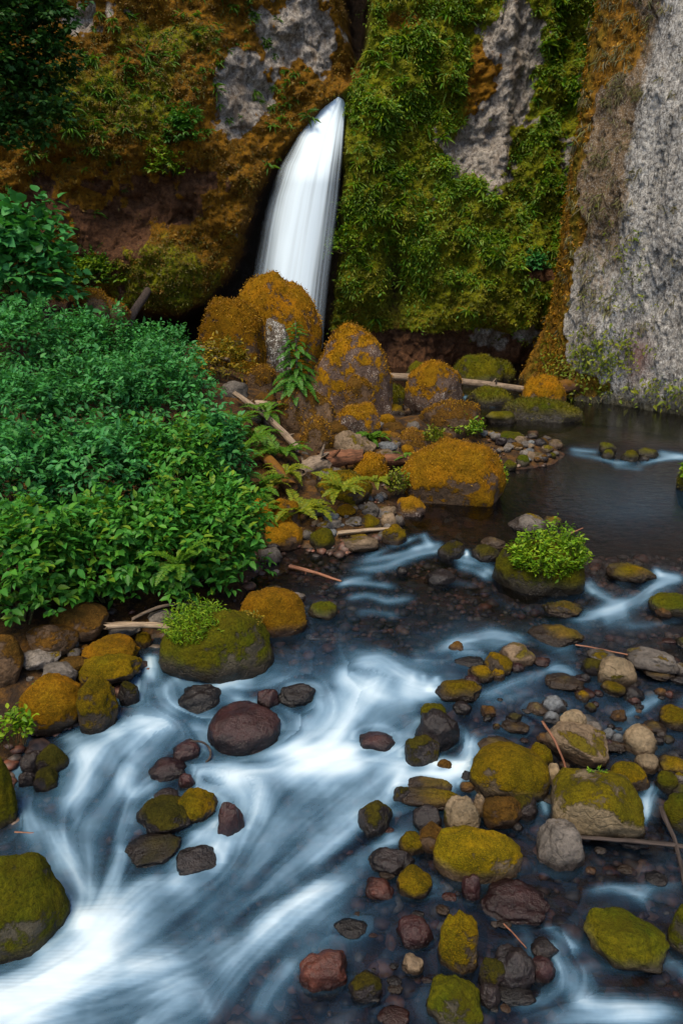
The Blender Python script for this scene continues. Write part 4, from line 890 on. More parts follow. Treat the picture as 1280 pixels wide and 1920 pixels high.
W([(415, 1430), (440, 1470), (420, 1490)], 14, .6); W([(70, 1480), (55, 1530), (90, 1580)], 16, .45); W([(60, 1420), (30, 1450), (50, 1490)], 10, .4)
W([(90, 1540), (120, 1610), (165, 1670), (190, 1710)], 15, .75); W([(160, 1520), (130, 1580), (160, 1640)], 14, .45)
W([(245, 1580), (222, 1640), (200, 1700), (188, 1730)], 16, .9); W([(320, 1650), (270, 1660), (225, 1700), (195, 1730)], 13, .75)
W([(345, 1580), (385, 1565), (440, 1580), (455, 1610)], 18, .6); W([(400, 1545), (420, 1600), (360, 1640), (300, 1680)], 22, .55); W([(455, 1610), (400, 1660), (330, 1690)], 14, .30)
W([(195, 1700), (180, 1740), (150, 1780)], 26, .9)
W([(440, 1290), (400, 1310), (340, 1330), (280, 1345)], 13, .6); W([(470, 1420), (420, 1440), (350, 1440)], 12, .6); W([(320, 1345), (260, 1390), (225, 1440)], 12, .5); W([(560, 1300), (545, 1320), (540, 1350)], 9, .6)
W([(375, 1430), (365, 1475), (420, 1500)], 9, .5); W([(770, 1266), (772, 1290)], 5, .6); W([(790, 1268), (793, 1292)], 4, .6); W([(815, 1272), (818, 1292)], 5, .5)
# outflow at the near left
W([(200, 1735), (140, 1790), (60, 1840), (-80, 1900)], 38, .92); W([(330, 1835), (240, 1840), (140, 1860), (40, 1900), (-60, 1950)], 38, .85)
W([(200, 1790), (110, 1850), (0, 1910), (-80, 1950)], 30, .9); W([(680, 1652), (600, 1672), (520, 1712), (440, 1768), (380, 1815), (300, 1850)], 17, .70)
W([(655, 1680), (580, 1710), (500, 1770), (440, 1830), (400, 1920)], 26, .42); W([(350, 1845), (300, 1890), (240, 1960)], 22, .6); W([(330, 1850), (380, 1860), (400, 1920)], 16, .45)
W([(560, 1790), (500, 1850), (470, 1930)], 20, .35); W([(690, 1590), (640, 1600), (560, 1640)], 26, .25); W([(300, 1930), (100, 1960), (-100, 1990)], 60, .7)
W([(540, 1655), (460, 1690), (370, 1740)], 30, .16)
# braids among the stones at the near right
W([(1236, 1470), (1218, 1500), (1212, 1530), (1195, 1555)], 12, .85); W([(1006, 1478), (1018, 1500), (1030, 1536)], 7, .65)
W([(700, 1562), (730, 1578), (760, 1560), (800, 1540)], 10, .35); W([(735, 1565), (720, 1590), (690, 1600)], 9, .45)
W([(772, 1648), (800, 1660), (838, 1668), (862, 1690)], 6, .5); W([(785, 1690), (820, 1682), (860, 1690), (900, 1712)], 6, .45); W([(820, 1640), (800, 1668), (760, 1690)], 7, .35)
W([(1090, 1674), (1150, 1668), (1200, 1690), (1222, 1715)], 7, .55); W([(1290, 1660), (1210, 1664), (1140, 1672)], 7, .35); W([(1220, 1660), (1190, 1690)], 8, .35)
W([(915, 1700), (930, 1730), (965, 1748), (1010, 1738)], 7, .55); W([(1010, 1738), (1040, 1744), (1075, 1770), (1095, 1800)], 9, .65)
W([(1030, 1752), (1048, 1790), (1070, 1830), (1060, 1880)], 14, .75); W([(985, 1740), (1000, 1790), (1030, 1830)], 8, .4); W([(1095, 1800), (1100, 1850), (1080, 1900)], 16, .55)
W([(1050, 1880), (1120, 1895), (1200, 1900), (1300, 1905)], 18, .75); W([(1240, 1800), (1275, 1820), (1300, 1850)], 14, .6); W([(960, 1900), (1020, 1880), (1060, 1850)], 12, .45)
W([(1000, 1930), (1100, 1920), (1250, 1915)], 24, .5); W([(1140, 1370), (1180, 1360), (1210, 1352)], 6, .35)

W([(300, 1290), (340, 1370), (280, 1430), (170, 1470)], 62, .34); W([(420, 1440), (480, 1500), (470, 1600)], 55, .32); W([(240, 1470), (200, 1580), (190, 1700)], 50, .28)
W([(110, 1420), (80, 1500), (120, 1600)], 45, .26); W([(420, 1570), (360, 1650), (240, 1740)], 48, .24); W([(640, 1280), (620, 1370), (560, 1420)], 60, .30); W([(520, 1290), (600, 1310), (640, 1340)], 36, .3)
W([(640, 1640), (500, 1740), (400, 1860)], 60, .26); W([(680, 1250), (760, 1280), (840, 1300)], 40, .3); W([(180, 1760), (60, 1840), (-80, 1900)], 70, .5); W([(720, 1500), (640, 1580), (600, 1640)], 60, .22)
W([(400, 1300), (460, 1325), (520, 1355), (545, 1390)], 12, .55); W([(392, 1335), (400, 1375), (440, 1402), (500, 1405)], 9, .8); W([(440, 1300), (450, 1350), (440, 1400)], 8, .3); W([(500, 1330), (490, 1375), (485, 1405)], 6, .4)
pxs = np.concatenate([np.linspace(-900, -120, 60)[:-1], np.linspace(-120, 1400, 560), np.linspace(1400, 2200, 60)[1:]])
pys = np.concatenate([np.linspace(655, 980, 150)[:-1], np.linspace(980, 1960, 400), np.linspace(1960, 2700, 60)[1:]])
wy = np.array([gw(640, y)[1] for y in pys]); wz0 = zw(wy); wd = wy * CP + (CZ - wz0) * SP
PX, PY = np.meshgrid(pxs, pys)
X = (PX - 640) / F * wd[:, None]; Y = np.repeat(wy[:, None], len(pxs), 1); Z = np.repeat(wz0[:, None], len(pxs), 1)
# the currents wander a little
qx = PX + 10 * fbm(X * .8, Y * .8, 61, 2) * np.clip((PY - 900) / 500, .1, 1); qy = PY + 7 * fbm(X * .8, Y * .8, 62, 2) * np.clip((PY - 900) / 500, .1, 1)
T1 = np.full(PX.shape, .04 * math.cos(2 * 2.1)); T2 = np.full(PX.shape, .04 * math.sin(2 * 2.1)); inv = np.ones_like(PX); relief = np.zeros_like(PX)
for k_, (pts, w, st) in enumerate(S):
    x0, y0 = pts.min(0) - 5.5 * w; x1, y1 = pts.max(0) + 5.5 * w
    j0, j1 = np.searchsorted(pxs, [x0 - 12, x1 + 12]); i0, i1 = np.searchsorted(pys, [y0 - 9, y1 + 9])
    if j1 <= j0 or i1 <= i0: continue
    sx, sy = qx[i0:i1, j0:j1], qy[i0:i1, j0:j1]
    # smooth the polyline
    tt = np.linspace(0, len(pts) - 1, 6 * (len(pts) - 1) + 1)
    P = np.stack([np.interp(tt, np.arange(len(pts)), pts[:, c]) for c in (0, 1)], -1)
    for _ in range(3): P[1:-1] = (P[:-2] + 2 * P[1:-1] + P[2:]) / 4
    best = np.full(sx.shape, 1e9); th = np.zeros(sx.shape); al = np.zeros(sx.shape); ac = np.zeros(sx.shape)
    run = 0; tot = np.linalg.norm(np.diff(P, axis=0), axis=1).sum()
    for a, b in zip(P[:-1], P[1:]):
        e = b - a; le = math.hypot(*e) + 1e-6
        t_ = np.clip(((sx - a[0]) * e[0] + (sy - a[1]) * e[1]) / le ** 2, 0, 1)
        dx_, dy_ = sx - a[0] - t_ * e[0], sy - a[1] - t_ * e[1]
        d_ = dx_ ** 2 + dy_ ** 2; mm = d_ < best
        th = np.where(mm, math.atan2(e[1], e[0]), th); best = np.where(mm, d_, best); al = np.where(mm, run + t_ * le, al); ac = np.where(mm, (e[0] * dy_ - e[1] * dx_) / le, ac); run += le
    streak = fbm(ac / (w * .42 + 3), al / (w * 5 + 60), k_ * 1.7, 2)
    fade = sstep(-.02, .22, al / tot) * sstep(1.02, .72, al / tot) if w < 30 else 1
    g = (.74 * np.exp(-best / (w * w) * .75) + (.26 if w > 11 else .13) * np.exp(-best / (w * w) * .18)) * (.84 + .30 * streak) * fade
    T1[i0:i1, j0:j1] += g * np.cos(2 * th); T2[i0:i1, j0:j1] += g * np.sin(2 * th)
    inv[i0:i1, j0:j1] *= 1 - np.clip((.98 if w < 11 else .90 if w < 40 else .42) * st * g, 0, 1)
foam = 1 - inv
def blur(a, r):
    k = np.exp(-.5 * (np.arange(-3 * r, 3 * r + 1) / r) ** 2); k /= k.sum()
    for ax in (0, 1): a = np.apply_along_axis(lambda v: np.convolve(np.pad(v, 3 * r, 'edge'), k, 'valid'), ax, a)
    return a
# silky streaks: noise smeared along the currents, which part round the stones
for o in ROCKS.values():
    c_ = o.location
    if c_[1] > 20 or sdist(np.array([c_[0]]), np.array([c_[1]]), LAND)[0] > .3: continue
    qx_, qy_ = chart(c_[0], c_[1], float(zw(c_[1]))); rx = o.dimensions[0] / 2 / o['px']; ry = rx * .62
    j0, j1 = np.searchsorted(pxs, [qx_ - 2.4 * rx, qx_ + 2.4 * rx]); i0, i1 = np.searchsorted(pys, [qy_ - 2.4 * ry, qy_ + 2.4 * ry])
    if j1 <= j0 or i1 <= i0: continue
    dx_, dy_ = (PX[i0:i1, j0:j1] - qx_) / rx, (PY[i0:i1, j0:j1] - qy_) / ry
    rho = np.hypot(dx_, dy_); a_ = np.arctan2(dx_ / rx, -dy_ / ry); wt = .9 * np.exp(-((rho - 1.1) / .5) ** 2)
    T1[i0:i1, j0:j1] += wt * np.cos(2 * a_); T2[i0:i1, j0:j1] += wt * np.sin(2 * a_)
    # slack dark water in the lee, a bright collar upstream where it runs white
    fl = foam[i0:i1, j0:j1]
    foam[i0:i1, j0:j1] = np.clip(fl * (1 - .45 * np.exp(-((dx_ + .25) / .8) ** 2 - ((dy_ - 1.15) / .55) ** 2)) + .30 * fl * np.exp(-((rho - 1.2) / .16) ** 2) * (dy_ < .2), 0, 1)
T1, T2 = blur(T1, 2), blur(T2, 2); TH = .5 * np.arctan2(T2, T1); ux, uy = np.cos(TH), np.sin(TH)
def lic(noise, step, n):
    ix, iy = np.arange(len(pxs)), np.arange(len(pys)); acc = noise.copy(); tot = 1
    for sg in (1, -1):
        x, y = PX.copy(), PY.copy(); lx, ly = ux * sg, uy * sg
        for k_ in range(n):
            x = x + lx * step; y = y + ly * step
            a_ = np.clip(np.rint(np.interp(x, pxs, ix)).astype(int), 0, len(pxs) - 1); b_ = np.clip(np.rint(np.interp(y, pys, iy)).astype(int), 0, len(pys) - 1)
            vx, vy = ux[b_, a_], uy[b_, a_]; s_ = np.where(vx * lx + vy * ly < 0, -1, 1); lx, ly = vx * s_, vy * s_
            acc += noise[b_, a_]; tot += 1
    acc /= tot; return (acc - acc.mean()) / acc.std()
_rs = np.random.RandomState(31)
L1 = lic(blur(_rs.normal(size=PX.shape), 1), 3.0, 26); L2 = lic(blur(_rs.normal(size=PX.shape), 4) * 6, 4.0, 30)
_w = sstep(1150, 1350, PY)
foam = .45 * foam + .55 * ((1 - _w) * blur(foam, 1) + _w * blur(foam, 3)); foam = np.clip(foam, 0, 1) ** 1.28 * 1.02
foam = np.clip(foam + foam * (1 - foam) * (.14 * L1 + .28 * L2) * (.6 + .4 * _w), 0, 1)
foam *= 1 - .25 * sstep(-.05, .5, fbm(X * 1.5 + Y * .7, Y * 1.0 - X * .5, 90, 3)) * sstep(1150, 1300, PY) * (1 - foam)
mud = sstep(1180, 1300, PY) * 0.03 * (1 + fbm(X * .5, Y * .5, 80, 2))  # faint blue base painted in place of reflected sky
foam = foam + sstep(1000, 1250, PY) * np.clip(.055 + .045 * L2, 0, .2)  # navy base painted in for surface reflection on the lower stream
foam = foam + .13 * np.exp(-((PX - 1190) / 150) ** 2 - ((PY - 940) / 60) ** 2)  # painted blue-green patch standing in for the pool's reflection
foam = np.clip(foam * (.95 + .16 * fbm(X * .7, Y * .7, 81, 3)) + mud * (1 - .6 * sstep(700, 1000, PX)), 0, .985)
s_ = np.maximum(sdist(X[::3, ::3], Y[::3, ::3], LAND), -50)
Z = Z + .10 * blur(foam, 5) * sstep(950, 1250, PY) + .02 * fbm(X * 1.2, Y * 1.8, 70, 3) * sstep(900, 1200, PY) + .004 * fbm(X * 2.5, Y * 6, 71, 3)
m, nt = newmat('stream_water'); t = NT(nt)
a = t.n('ShaderNodeAttribute', {'attribute_name': 'foam'}); tc = t.n('ShaderNodeTexCoord')
mp = t.n('ShaderNodeMapping', Vector=tc.outputs['Object'], Scale=(1.2, 3.0, 1))
n1 = t.noise(mp.outputs[0], 2.4, 3, .5); bp = t.bump(n1, .35, .05)
fr = t.n('ShaderNodeFresnel', IOR=1.33, Normal=bp)
gl = t.n('ShaderNodeBsdfGlossy', Color=(1, 1, 1), Roughness=.13, Normal=bp)
tp = t.n('ShaderNodeBsdfTransparent', Color=(.44, .46, .50))
wat = t.n('ShaderNodeMixShader', i0=t.math('MULTIPLY', fr.outputs[0], 1.0, clamp=True), i1=tp.outputs[0], i2=gl.outputs[0])
fc = t.ramp(a.outputs['Fac'], [(0.0, (.018, .06, .135)), (.25, (.10, .24, .38)), (.55, (.29, .47, .65)), (1.0, (.56, .67, .75))]); d = t.n('ShaderNodeBsdfDiffuse', Color=fc); tr = t.n('ShaderNodeBsdfTranslucent', Color=(.7, .85, .95))  # dark blue low end colours the painted reflection
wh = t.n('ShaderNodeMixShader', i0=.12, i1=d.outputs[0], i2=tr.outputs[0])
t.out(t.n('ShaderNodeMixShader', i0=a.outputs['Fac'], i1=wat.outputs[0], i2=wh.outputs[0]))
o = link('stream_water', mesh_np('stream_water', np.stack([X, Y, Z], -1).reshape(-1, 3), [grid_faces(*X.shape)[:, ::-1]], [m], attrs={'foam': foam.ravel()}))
tag(o, kind='structure')

# ---- sky, sun
w = bpy.data.worlds.new('World'); scene.world = w; w.use_nodes = True
nt = w.node_tree; bg = nt.nodes['Background']
sky = nt.nodes.new('ShaderNodeTexSky'); sky.sky_type = 'NISHITA'; sky.sun_disc = False
SUN_EL, SUN_AZ = R(62), R(205)          # azimuth clockwise from +Y
sky.sun_elevation = SUN_EL; sky.sun_rotation = SUN_AZ
nt.links.new(sky.outputs[0], bg.inputs[0]); bg.inputs[1].default_value = 0.07
sl = bpy.data.lights.new('sun', 'SUN'); sl.energy = 1.5; sl.angle = R(28); sl.color = (1, .85, .61)
so = bpy.data.objects.new('sun', sl); COL.objects.link(so)
from mathutils import Vector, Matrix
sd = Vector((math.sin(SUN_AZ) * math.cos(SUN_EL), math.cos(SUN_AZ) * math.cos(SUN_EL), math.sin(SUN_EL)))
so.rotation_euler = sd.to_track_quat('Z', 'Y').to_euler()
so.location = (0, -5, 30)
vs = scene.view_settings
scene.display_settings.display_device = 'sRGB'
vs.view_transform = 'Standard'; vs.look = 'None'; vs.exposure = 1.78; vs.gamma = 1.0; vs.use_curve_mapping = False
scene.cycles.max_bounces = 6; scene.cycles.transparent_max_bounces = 12; scene.cycles.use_denoising = True
# ================================================================== plants and wood
def unit(v): return v / (np.linalg.norm(v, axis=-1, keepdims=True) + 1e-9)
def leaves(pos, ax, nrm, L, Wd, fine=True, droop=.15):
    ax = unit(ax); side = unit(np.cross(nrm, ax)); up = np.cross(ax, side)
    L = np.asarray(L)[:, None]; Wd = np.asarray(Wd)[:, None]
    if fine:
        prof = [(0, 0, 0), (.28, -.46, .10), (.62, -.38, .06), (1, 0, -droop), (.62, .38, .06), (.28, .46, .10), (.5, 0, -.02)]
        fc = np.array([(0, 6, 1), (1, 6, 2), (2, 6, 3), (3, 6, 4), (4, 6, 5), (5, 6, 0)])
    else:
        prof = [(0, 0, 0), (.45, -.5, .08), (1, 0, -droop), (.45, .5, .08)]
        fc = np.array([(0, 2, 1), (0, 3, 2)])
    V = np.stack([pos + ax * L * a + side * Wd * b + up * L * c for a, b, c in prof], 1)
    return V.reshape(-1, 3), (fc[None] + (np.arange(len(pos)) * len(prof))[:, None, None]).reshape(-1, 3)
def tubes(paths, name, mat, parent=None, sides=6):
    Vs, Fs, off = [], [], 0
    for P, r in paths:
        P = np.asarray(P, float); n = len(P); r = np.broadcast_to(r, n)
        T = unit(np.gradient(P, axis=0)); a = np.array([0.3, .2, 1.0]) if abs(T[0][2]) < .9 else np.array([1, .2, 0.])
        B = unit(np.cross(T, a)); C2 = np.cross(T, B)
        an = np.arange(sides) / sides * 2 * np.pi
        ring = P[:, None] + r[:, None, None] * (np.cos(an)[None, :, None] * B[:, None] + np.sin(an)[None, :, None] * C2[:, None])
        Vs.append(ring.reshape(-1, 3))
        i = np.arange(n - 1)[:, None] * sides + np.arange(sides)[None]; j = np.arange(n - 1)[:, None] * sides + (np.arange(sides)[None] + 1) % sides
        Fs.append(np.stack([i, j, j + sides, i + sides], -1).reshape(-1, 4) + off); off += n * sides
    return link(name, mesh_np(name, np.concatenate(Vs), [np.concatenate(Fs)], [mat]), parent)

LM = {
 'wallg': leaf_mat('golden_wall_moss', [(0.10, 0.05, 0.004), (0.19, 0.095, 0.006), (0.27, 0.15, 0.01), (0.10, 0.08, 0.005)]),
 'thick': leaf_mat('thicket_leaf', [(0.035, 0.15, 0.014), (0.055, 0.23, 0.025), (0.10, 0.28, 0.025), (0.05, 0.25, 0.04), (0.07, 0.24, 0.022), (0.04, 0.20, 0.02), (0.16, 0.26, 0.015)]),
 'teal': leaf_mat('blue_green_leaf', [(0.03, 0.15, 0.028), (0.05, 0.25, 0.055), (0.08, 0.31, 0.095), (0.06, 0.27, 0.04), (0.05, 0.22, 0.07)]),
 'lime': leaf_mat('lime_leaf', [(0.085, 0.20, 0.006), (0.14, 0.29, 0.010), (0.21, 0.36, 0.012), (0.26, 0.35, 0.015)]),
 'fern': leaf_mat('fern_leaf', [(0.045, 0.13, 0.008), (0.07, 0.18, 0.012), (0.11, 0.21, 0.012)]),
 'gfern': leaf_mat('yellow_fern_leaf', [(0.10, 0.15, 0.008), (0.16, 0.20, 0.010), (0.22, 0.23, 0.012)]),
 'yel': leaf_mat('yellow_leaf', [(0.14, 0.11, 0.008), (0.26, 0.19, 0.010), (0.33, 0.22, 0.012), (0.10, 0.13, 0.01)]),
 'con': leaf_mat('conifer_leaf', [(0.03, 0.12, 0.012), (0.05, 0.18, 0.018), (0.08, 0.21, 0.02)]),
 'dark': leaf_mat('dark_leaf', [(0.016, 0.065, 0.014), (0.03, 0.105, 0.02), (0.05, 0.14, 0.025)]),
 'wall': leaf_mat('wall_leaf', [(0.065, 0.15, 0.003), (0.10, 0.20, 0.005), (0.15, 0.25, 0.006), (0.22, 0.27, 0.008), (0.06, 0.19, 0.008)]),
 'wallo': leaf_mat('olive_wall_leaf', [(0.10, 0.12, 0.004), (0.18, 0.18, 0.005), (0.26, 0.20, 0.006), (0.12, 0.18, 0.005)]),
 'dry': leaf_mat('dry_grass', [(0.22, 0.20, 0.11), (0.30, 0.28, 0.16), (0.25, 0.27, 0.12), (0.34, 0.28, 0.18)]),
 'gmoss': leaf_mat('golden_moss', [(0.20, 0.09, 0.004), (0.36, 0.17, 0.007), (0.46, 0.26, 0.01)]),
 'omoss': leaf_mat('olive_moss', [(0.06, 0.06, 0.004), (0.10, 0.095, 0.006), (0.14, 0.115, 0.007)]),
}
WD = {
 'bleach': wood_mat('bleached_wood', (0.11, 0.075, 0.048), (0.36, 0.27, 0.185)),
 'red': wood_mat('red_bark', (0.045, 0.02, 0.010), (0.19, 0.08, 0.04)),
 'moss': wood_mat('mossy_bark', (0.04, 0.02, 0.012), (0.14, 0.07, 0.035), (0.17, 0.075, 0.006)),
 'grey': wood_mat('grey_bark', (0.07, 0.05, 0.035), (0.24, 0.18, 0.13)),
 'dark': wood_mat('dark_twig', (0.012, 0.009, 0.008), (0.06, 0.045, 0.04)),
 'twig': wood_mat('reddish_twig', (0.10, 0.035, 0.02), (0.26, 0.12, 0.07), rough=.5),
 'stem': wood_mat('green_stem', (0.03, 0.03, 0.01), (0.08, 0.07, 0.025)),
}
def sprigs(C_, n, rad, L, rs, nl=5, lobes=6, inner=.45, up=.45, wr=.55, fine=True):
    """leafy twigs through a lumpy ellipsoid crown, in crown coordinates"""
    D = unit(rs.normal(size=(n, 3))); D[:, 2] = np.where(D[:, 2] < -.35, -D[:, 2], D[:, 2]); D = unit(D)
    o = rs.rand(3) * 50
    lump = 1 + .46 * fbm(D[:, 0] * 2.2 + o[0], D[:, 1] * 2.2 + o[1], D[:, 2] * 2.2 + o[2], 3)
    r = lump * (inner + (1.02 - inner) * rs.rand(n) ** .45)
    P = D * r[:, None] * rad + C_
    out = unit(D * (1 / np.array(rad))[None] + np.array([0, 0, up]) + .45 * rs.normal(size=(n, 3)))
    pos, ax, nr, LL = [], [], [], []
    for i in range(nl):
        k = i / max(1, nl - 1)
        side = unit(np.cross(out, rs.normal(size=(n, 3)) * .3 + np.array([0, 0, 1])))
        sg = (1 if i % 2 else -1) if i < nl - 1 else 0
        pos.append(P + out * L * (k * 1.3 - .5)); 
        ax.append(unit(out * (.45 if sg else 1) + side * sg * .95 + np.array([0, 0, -.28]) + .25 * rs.normal(size=(n, 3))))
        nr.append(unit(np.array([0, 0, 1]) + .45 * out + .40 * rs.normal(size=(n, 3)))); LL.append(L * rs.uniform(.5, 1.2, n))
    pos, ax, nr, LL = map(np.concatenate, (pos, ax, nr, LL))
    return leaves(pos, ax, nr, LL, LL * wr, fine)
def shrub(name, label, box, mat, L, n, group=None, lift=0., k=.45, cat='shrub', seed=1, base=None, nl=5, wr=.55, inner=.45, wood='stem', kb=.9, rad=None, fine=True):
    rs = np.random.RandomState(seed)
    if base is None:
        P, (a, b, c), az, s = place(*box, k, kb, lift); C0 = np.array([0, 0, k * c]); B = P - C0
    else: B, (a, b, c), C0 = base
    o = empty(name, tuple(B)); tag(o, label, cat, group)
    V, Fc = sprigs(C0, n, np.array([a, b, c]), L, rs, nl=nl, wr=wr, inner=inner, fine=fine)
    link('foliage', mesh_np('foliage', V, [Fc], [LM[mat]]), o)
    ps = []
    for q in range(9):
        d = unit(rs.normal(size=3) * np.array([1, 1, .5]) + np.array([0, 0, .5])); e = C0 + d * np.array([a, b, c]) * .8
        st = np.array([rs.normal() * .06 * a, rs.normal() * .06 * a, -.25])
        ps.append((np.array([st, st * .6 + e * .45 + np.array([0, 0, .12 * c]), e]), np.array([.022, .016, .006]) * max(.4, a)))
    tubes(ps, 'stems', WD[wood], o, 5)
    return o

# ---- the thicket on the left bank
G = 'leafy bushes of the left bank thicket'
TH = [((-90, 950, 150, 1185), 'thick', 'bush at the lower left corner of the thicket above the dark orange boulder'),
      ((95, 945, 300, 1150), 'thick', 'bush hanging over the brown boulder at the foot of the thicket'),
      ((235, 930, 425, 1140), 'thick', 'yellow-green bush over the bleached log at the foot of the thicket'),
      ((335, 905, 490, 1110), 'thick', 'bush leaning out over the dark water at the right foot of the thicket'),
      ((-70, 800, 140, 1010), 'teal', 'bush in the thicket at the left edge, second row from the water'),
      ((80, 790, 290, 1000), 'teal', 'blue-green bush in the middle of the thicket'),
      ((225, 790, 425, 1000), 'thick', 'bush behind the fern fronds inside the thicket'),
      ((338, 775, 455, 950), 'teal', 'bush on the right fringe of the thicket beside the ferns'),
      ((-80, 680, 130, 870), 'teal', 'blue-green bush at the left edge halfway up the thicket'),
      ((70, 660, 280, 860), 'teal', 'blue-green bush halfway up the thicket'),
      ((212, 660, 400, 850), 'teal', 'blue-green bush at the upper right side of the thicket'),
      ((-60, 575, 120, 740), 'teal', 'wind-blown bush at the top left of the thicket'),
      ((75, 585, 250, 730), 'teal', 'wind-blown bush on the crest of the thicket'),
      ((210, 618, 372, 740), 'teal', 'wind-blown bush at the top right end of the thicket')]
for i, (bx, mt, lab) in enumerate(TH):
    shrub('bush', lab, bx, mt, .185 if i < 4 else .165 if i < 8 else .15, 640 if i < 8 else 760, G, lift=(0.1 if i < 4 else .25), k=.55, cat='bush', seed=20 + i)
shrub('maple_bush', 'broad-leaved blue-green maple bush against the cliff at the left edge', (-60, 392, 132, 600), 'teal', .30, 420, None, lift=1.2, k=.6, cat='bush', seed=51, wr=.85)
shrub('yellow_bush', 'yellow-leaved bush at the upper right end of the green thicket', (366, 640, 472, 712), 'yel', .15, 260, None, lift=.1, k=.5, cat='bush', seed=52)

# ---- ferns
def frond_mesh(name, L, mat, n=22, rise=.62, fall=.75, wd=.17, seed=0):
    rs = np.random.RandomState(seed)
    t_ = np.linspace(0.12, 1, n); x = L * (t_ * .92); z = L * (rise * t_ - fall * t_ ** 2 * .9); y = L * .06 * np.sin(t_ * 2 + seed)
    P = np.stack([x, y, z], -1); T = unit(np.gradient(P, axis=0))
    pl = L * wd * np.sin(np.pi * np.clip(t_ * .86 + .12, 0, 1)) ** .8 + .01 * L
    pos = np.concatenate([P, P]); up = np.cross(T, np.array([0, 1, 0])) * -1
    ax = np.concatenate([T * .45 + np.array([0, 1, -.12]), T * .45 + np.array([0, -1, -.12])]) + .10 * rs.normal(size=(2 * n, 3))
    V, Fc = leaves(pos, ax, np.concatenate([up, up]) + .15 * rs.normal(size=(2 * n, 3)), np.concatenate([pl, pl]), np.full(2 * n, L / n * 1.25), False)
    rib = np.stack([P + np.array([0, .006 * L, 0]), P - np.array([0, .006 * L, 0])], 1).reshape(-1, 3)
    rf = np.array([(2 * i, 2 * i + 1, 2 * i + 3) for i in range(n - 1)] + [(2 * i, 2 * i + 3, 2 * i + 2) for i in range(n - 1)])
    return mesh_np(name, np.concatenate([V, rib]), [np.concatenate([Fc, rf + len(V)])], [mat])
_FR = {}
def fronds(mat):
    if mat not in _FR: _FR[mat] = [frond_mesh('frond', 1.0, LM[mat], seed=i, rise=.95 - .12 * i, fall=.85) for i in range(4)]
    return _FR[mat]
def fern(label, px_, py_, rpx, mat, n=11, group='ferns of the rocky bank', lift=0.02, seed=0, name='fern', base=None, s=None, back=0):
    rs = np.random.RandomState(seed + 300)
    if base is None:
        t_, P = march(px_, py_, lift); s = t_ / F
    else: P = base
    o = empty(name, tuple(P)); tag(o, label, 'fern', group)
    for i in range(n):
        L = 1.45 * rpx * s * rs.uniform(.75, 1.15)
        f = link('frond', fronds(mat)[i % 4], o, (0, 0, 0), (rs.uniform(-.3, .3), rs.uniform(-.45, .15), i / n * 6.28 + rs.uniform(-.3, .3)))
        f.scale = (L, L, L)
    return o
for i, (x, y, r, mt, n, lf, lab) in enumerate([
    (525, 855, 48, 'fern', 13, .25, 'dark green fern at the head of the bank slope above the diagonal mossy log'),
    (478, 825, 46, 'fern', 12, .3, 'green fern half hidden by the thicket beside the bleached diagonal log'),
    (440, 800, 42, 'fern', 11, .4, 'grassy fern at the right fringe of the thicket below the pale slab'),
    (478, 925, 52, 'fern', 13, .3, 'fern spreading over the slope left of the diagonal mossy log'),
    (440, 905, 44, 'fern', 11, .4, 'fern tucked against the thicket at mid slope'),
    (562, 965, 56, 'gfern', 14, .1, 'light yellow-green fern standing above the shingle'),
    (505, 915, 34, 'gfern', 10, .3, 'small yellowish fern between the slope ferns'),
    (498, 780, 40, 'fern', 12, .35, 'fern on the slope just below the pale pointed driftwood'),
    (455, 850, 44, 'fern', 12, .45, 'fern crowded between the thicket and the fern at the slope head'),
    (535, 890, 36, 'gfern', 11, .3, 'yellow-green fern at the lower end of the diagonal mossy log'),
    (470, 965, 44, 'fern', 11, .35, 'fern above the orange mound at the thicket fringe'),
    (690, 828, 36, 'fern', 13, .05, 'dark green fern clump in the hollow of the boulder field'),
    (640, 925, 46, 'gfern', 16, .55, 'bright yellow-green fern draped over the mossy rock by the shingle'),
    (704, 905, 26, 'gfern', 9, .45, 'small yellow-green fern on the steep golden rock'),
    (335, 1060, 58, 'fern', 9, 1.35, 'long-fronded light green fern poking out of the thicket'),
    (612, 782, 17, 'gfern', 7, .1, 'tiny light fern below the lichen-cracked boulder'),
    (760, 860, 22, 'fern', 8, .25, 'little fern at the right end of the fallen red log')]):
    fern(lab, x, y, r, mt, n, lift=lf, seed=i)

# ---- conifer sapling
q = ROCKS['dark brown mossy rock mass below the sapling roots']; P = at(556, 745, q.location.y + .1); s = (P[1] * CP + (CZ - P[2]) * SP) / F; H = 140 * s
o = empty('conifer_sapling', tuple(P)); tag(o, 'young bright green conifer growing among the boulders below the waterfall', 'conifer')
tubes([(np.array([(0, 0, -.2), (.02, 0, H * .5), (0, 0, H)]), np.array([.05, .035, .01]))], 'trunk', WD['grey'], o, 7)
con = [frond_mesh('branch', 1.0, LM['con'], 24, .42, .75, .17, 20 + i) for i in range(4)]
rs = np.random.RandomState(77)
for i in range(98):
    k = (i + .5) / 98; z = H * (.04 + .92 * k); L = 66 * s * (1.0 - .74 * k) * rs.uniform(.75, 1.2)
    f = link('branch', con[i % 4], o, (0, 0, z), (rs.uniform(-.35, .35), rs.uniform(-.1, .3) - .35 * k, i * 2.4)); f.scale = (L, L, L)

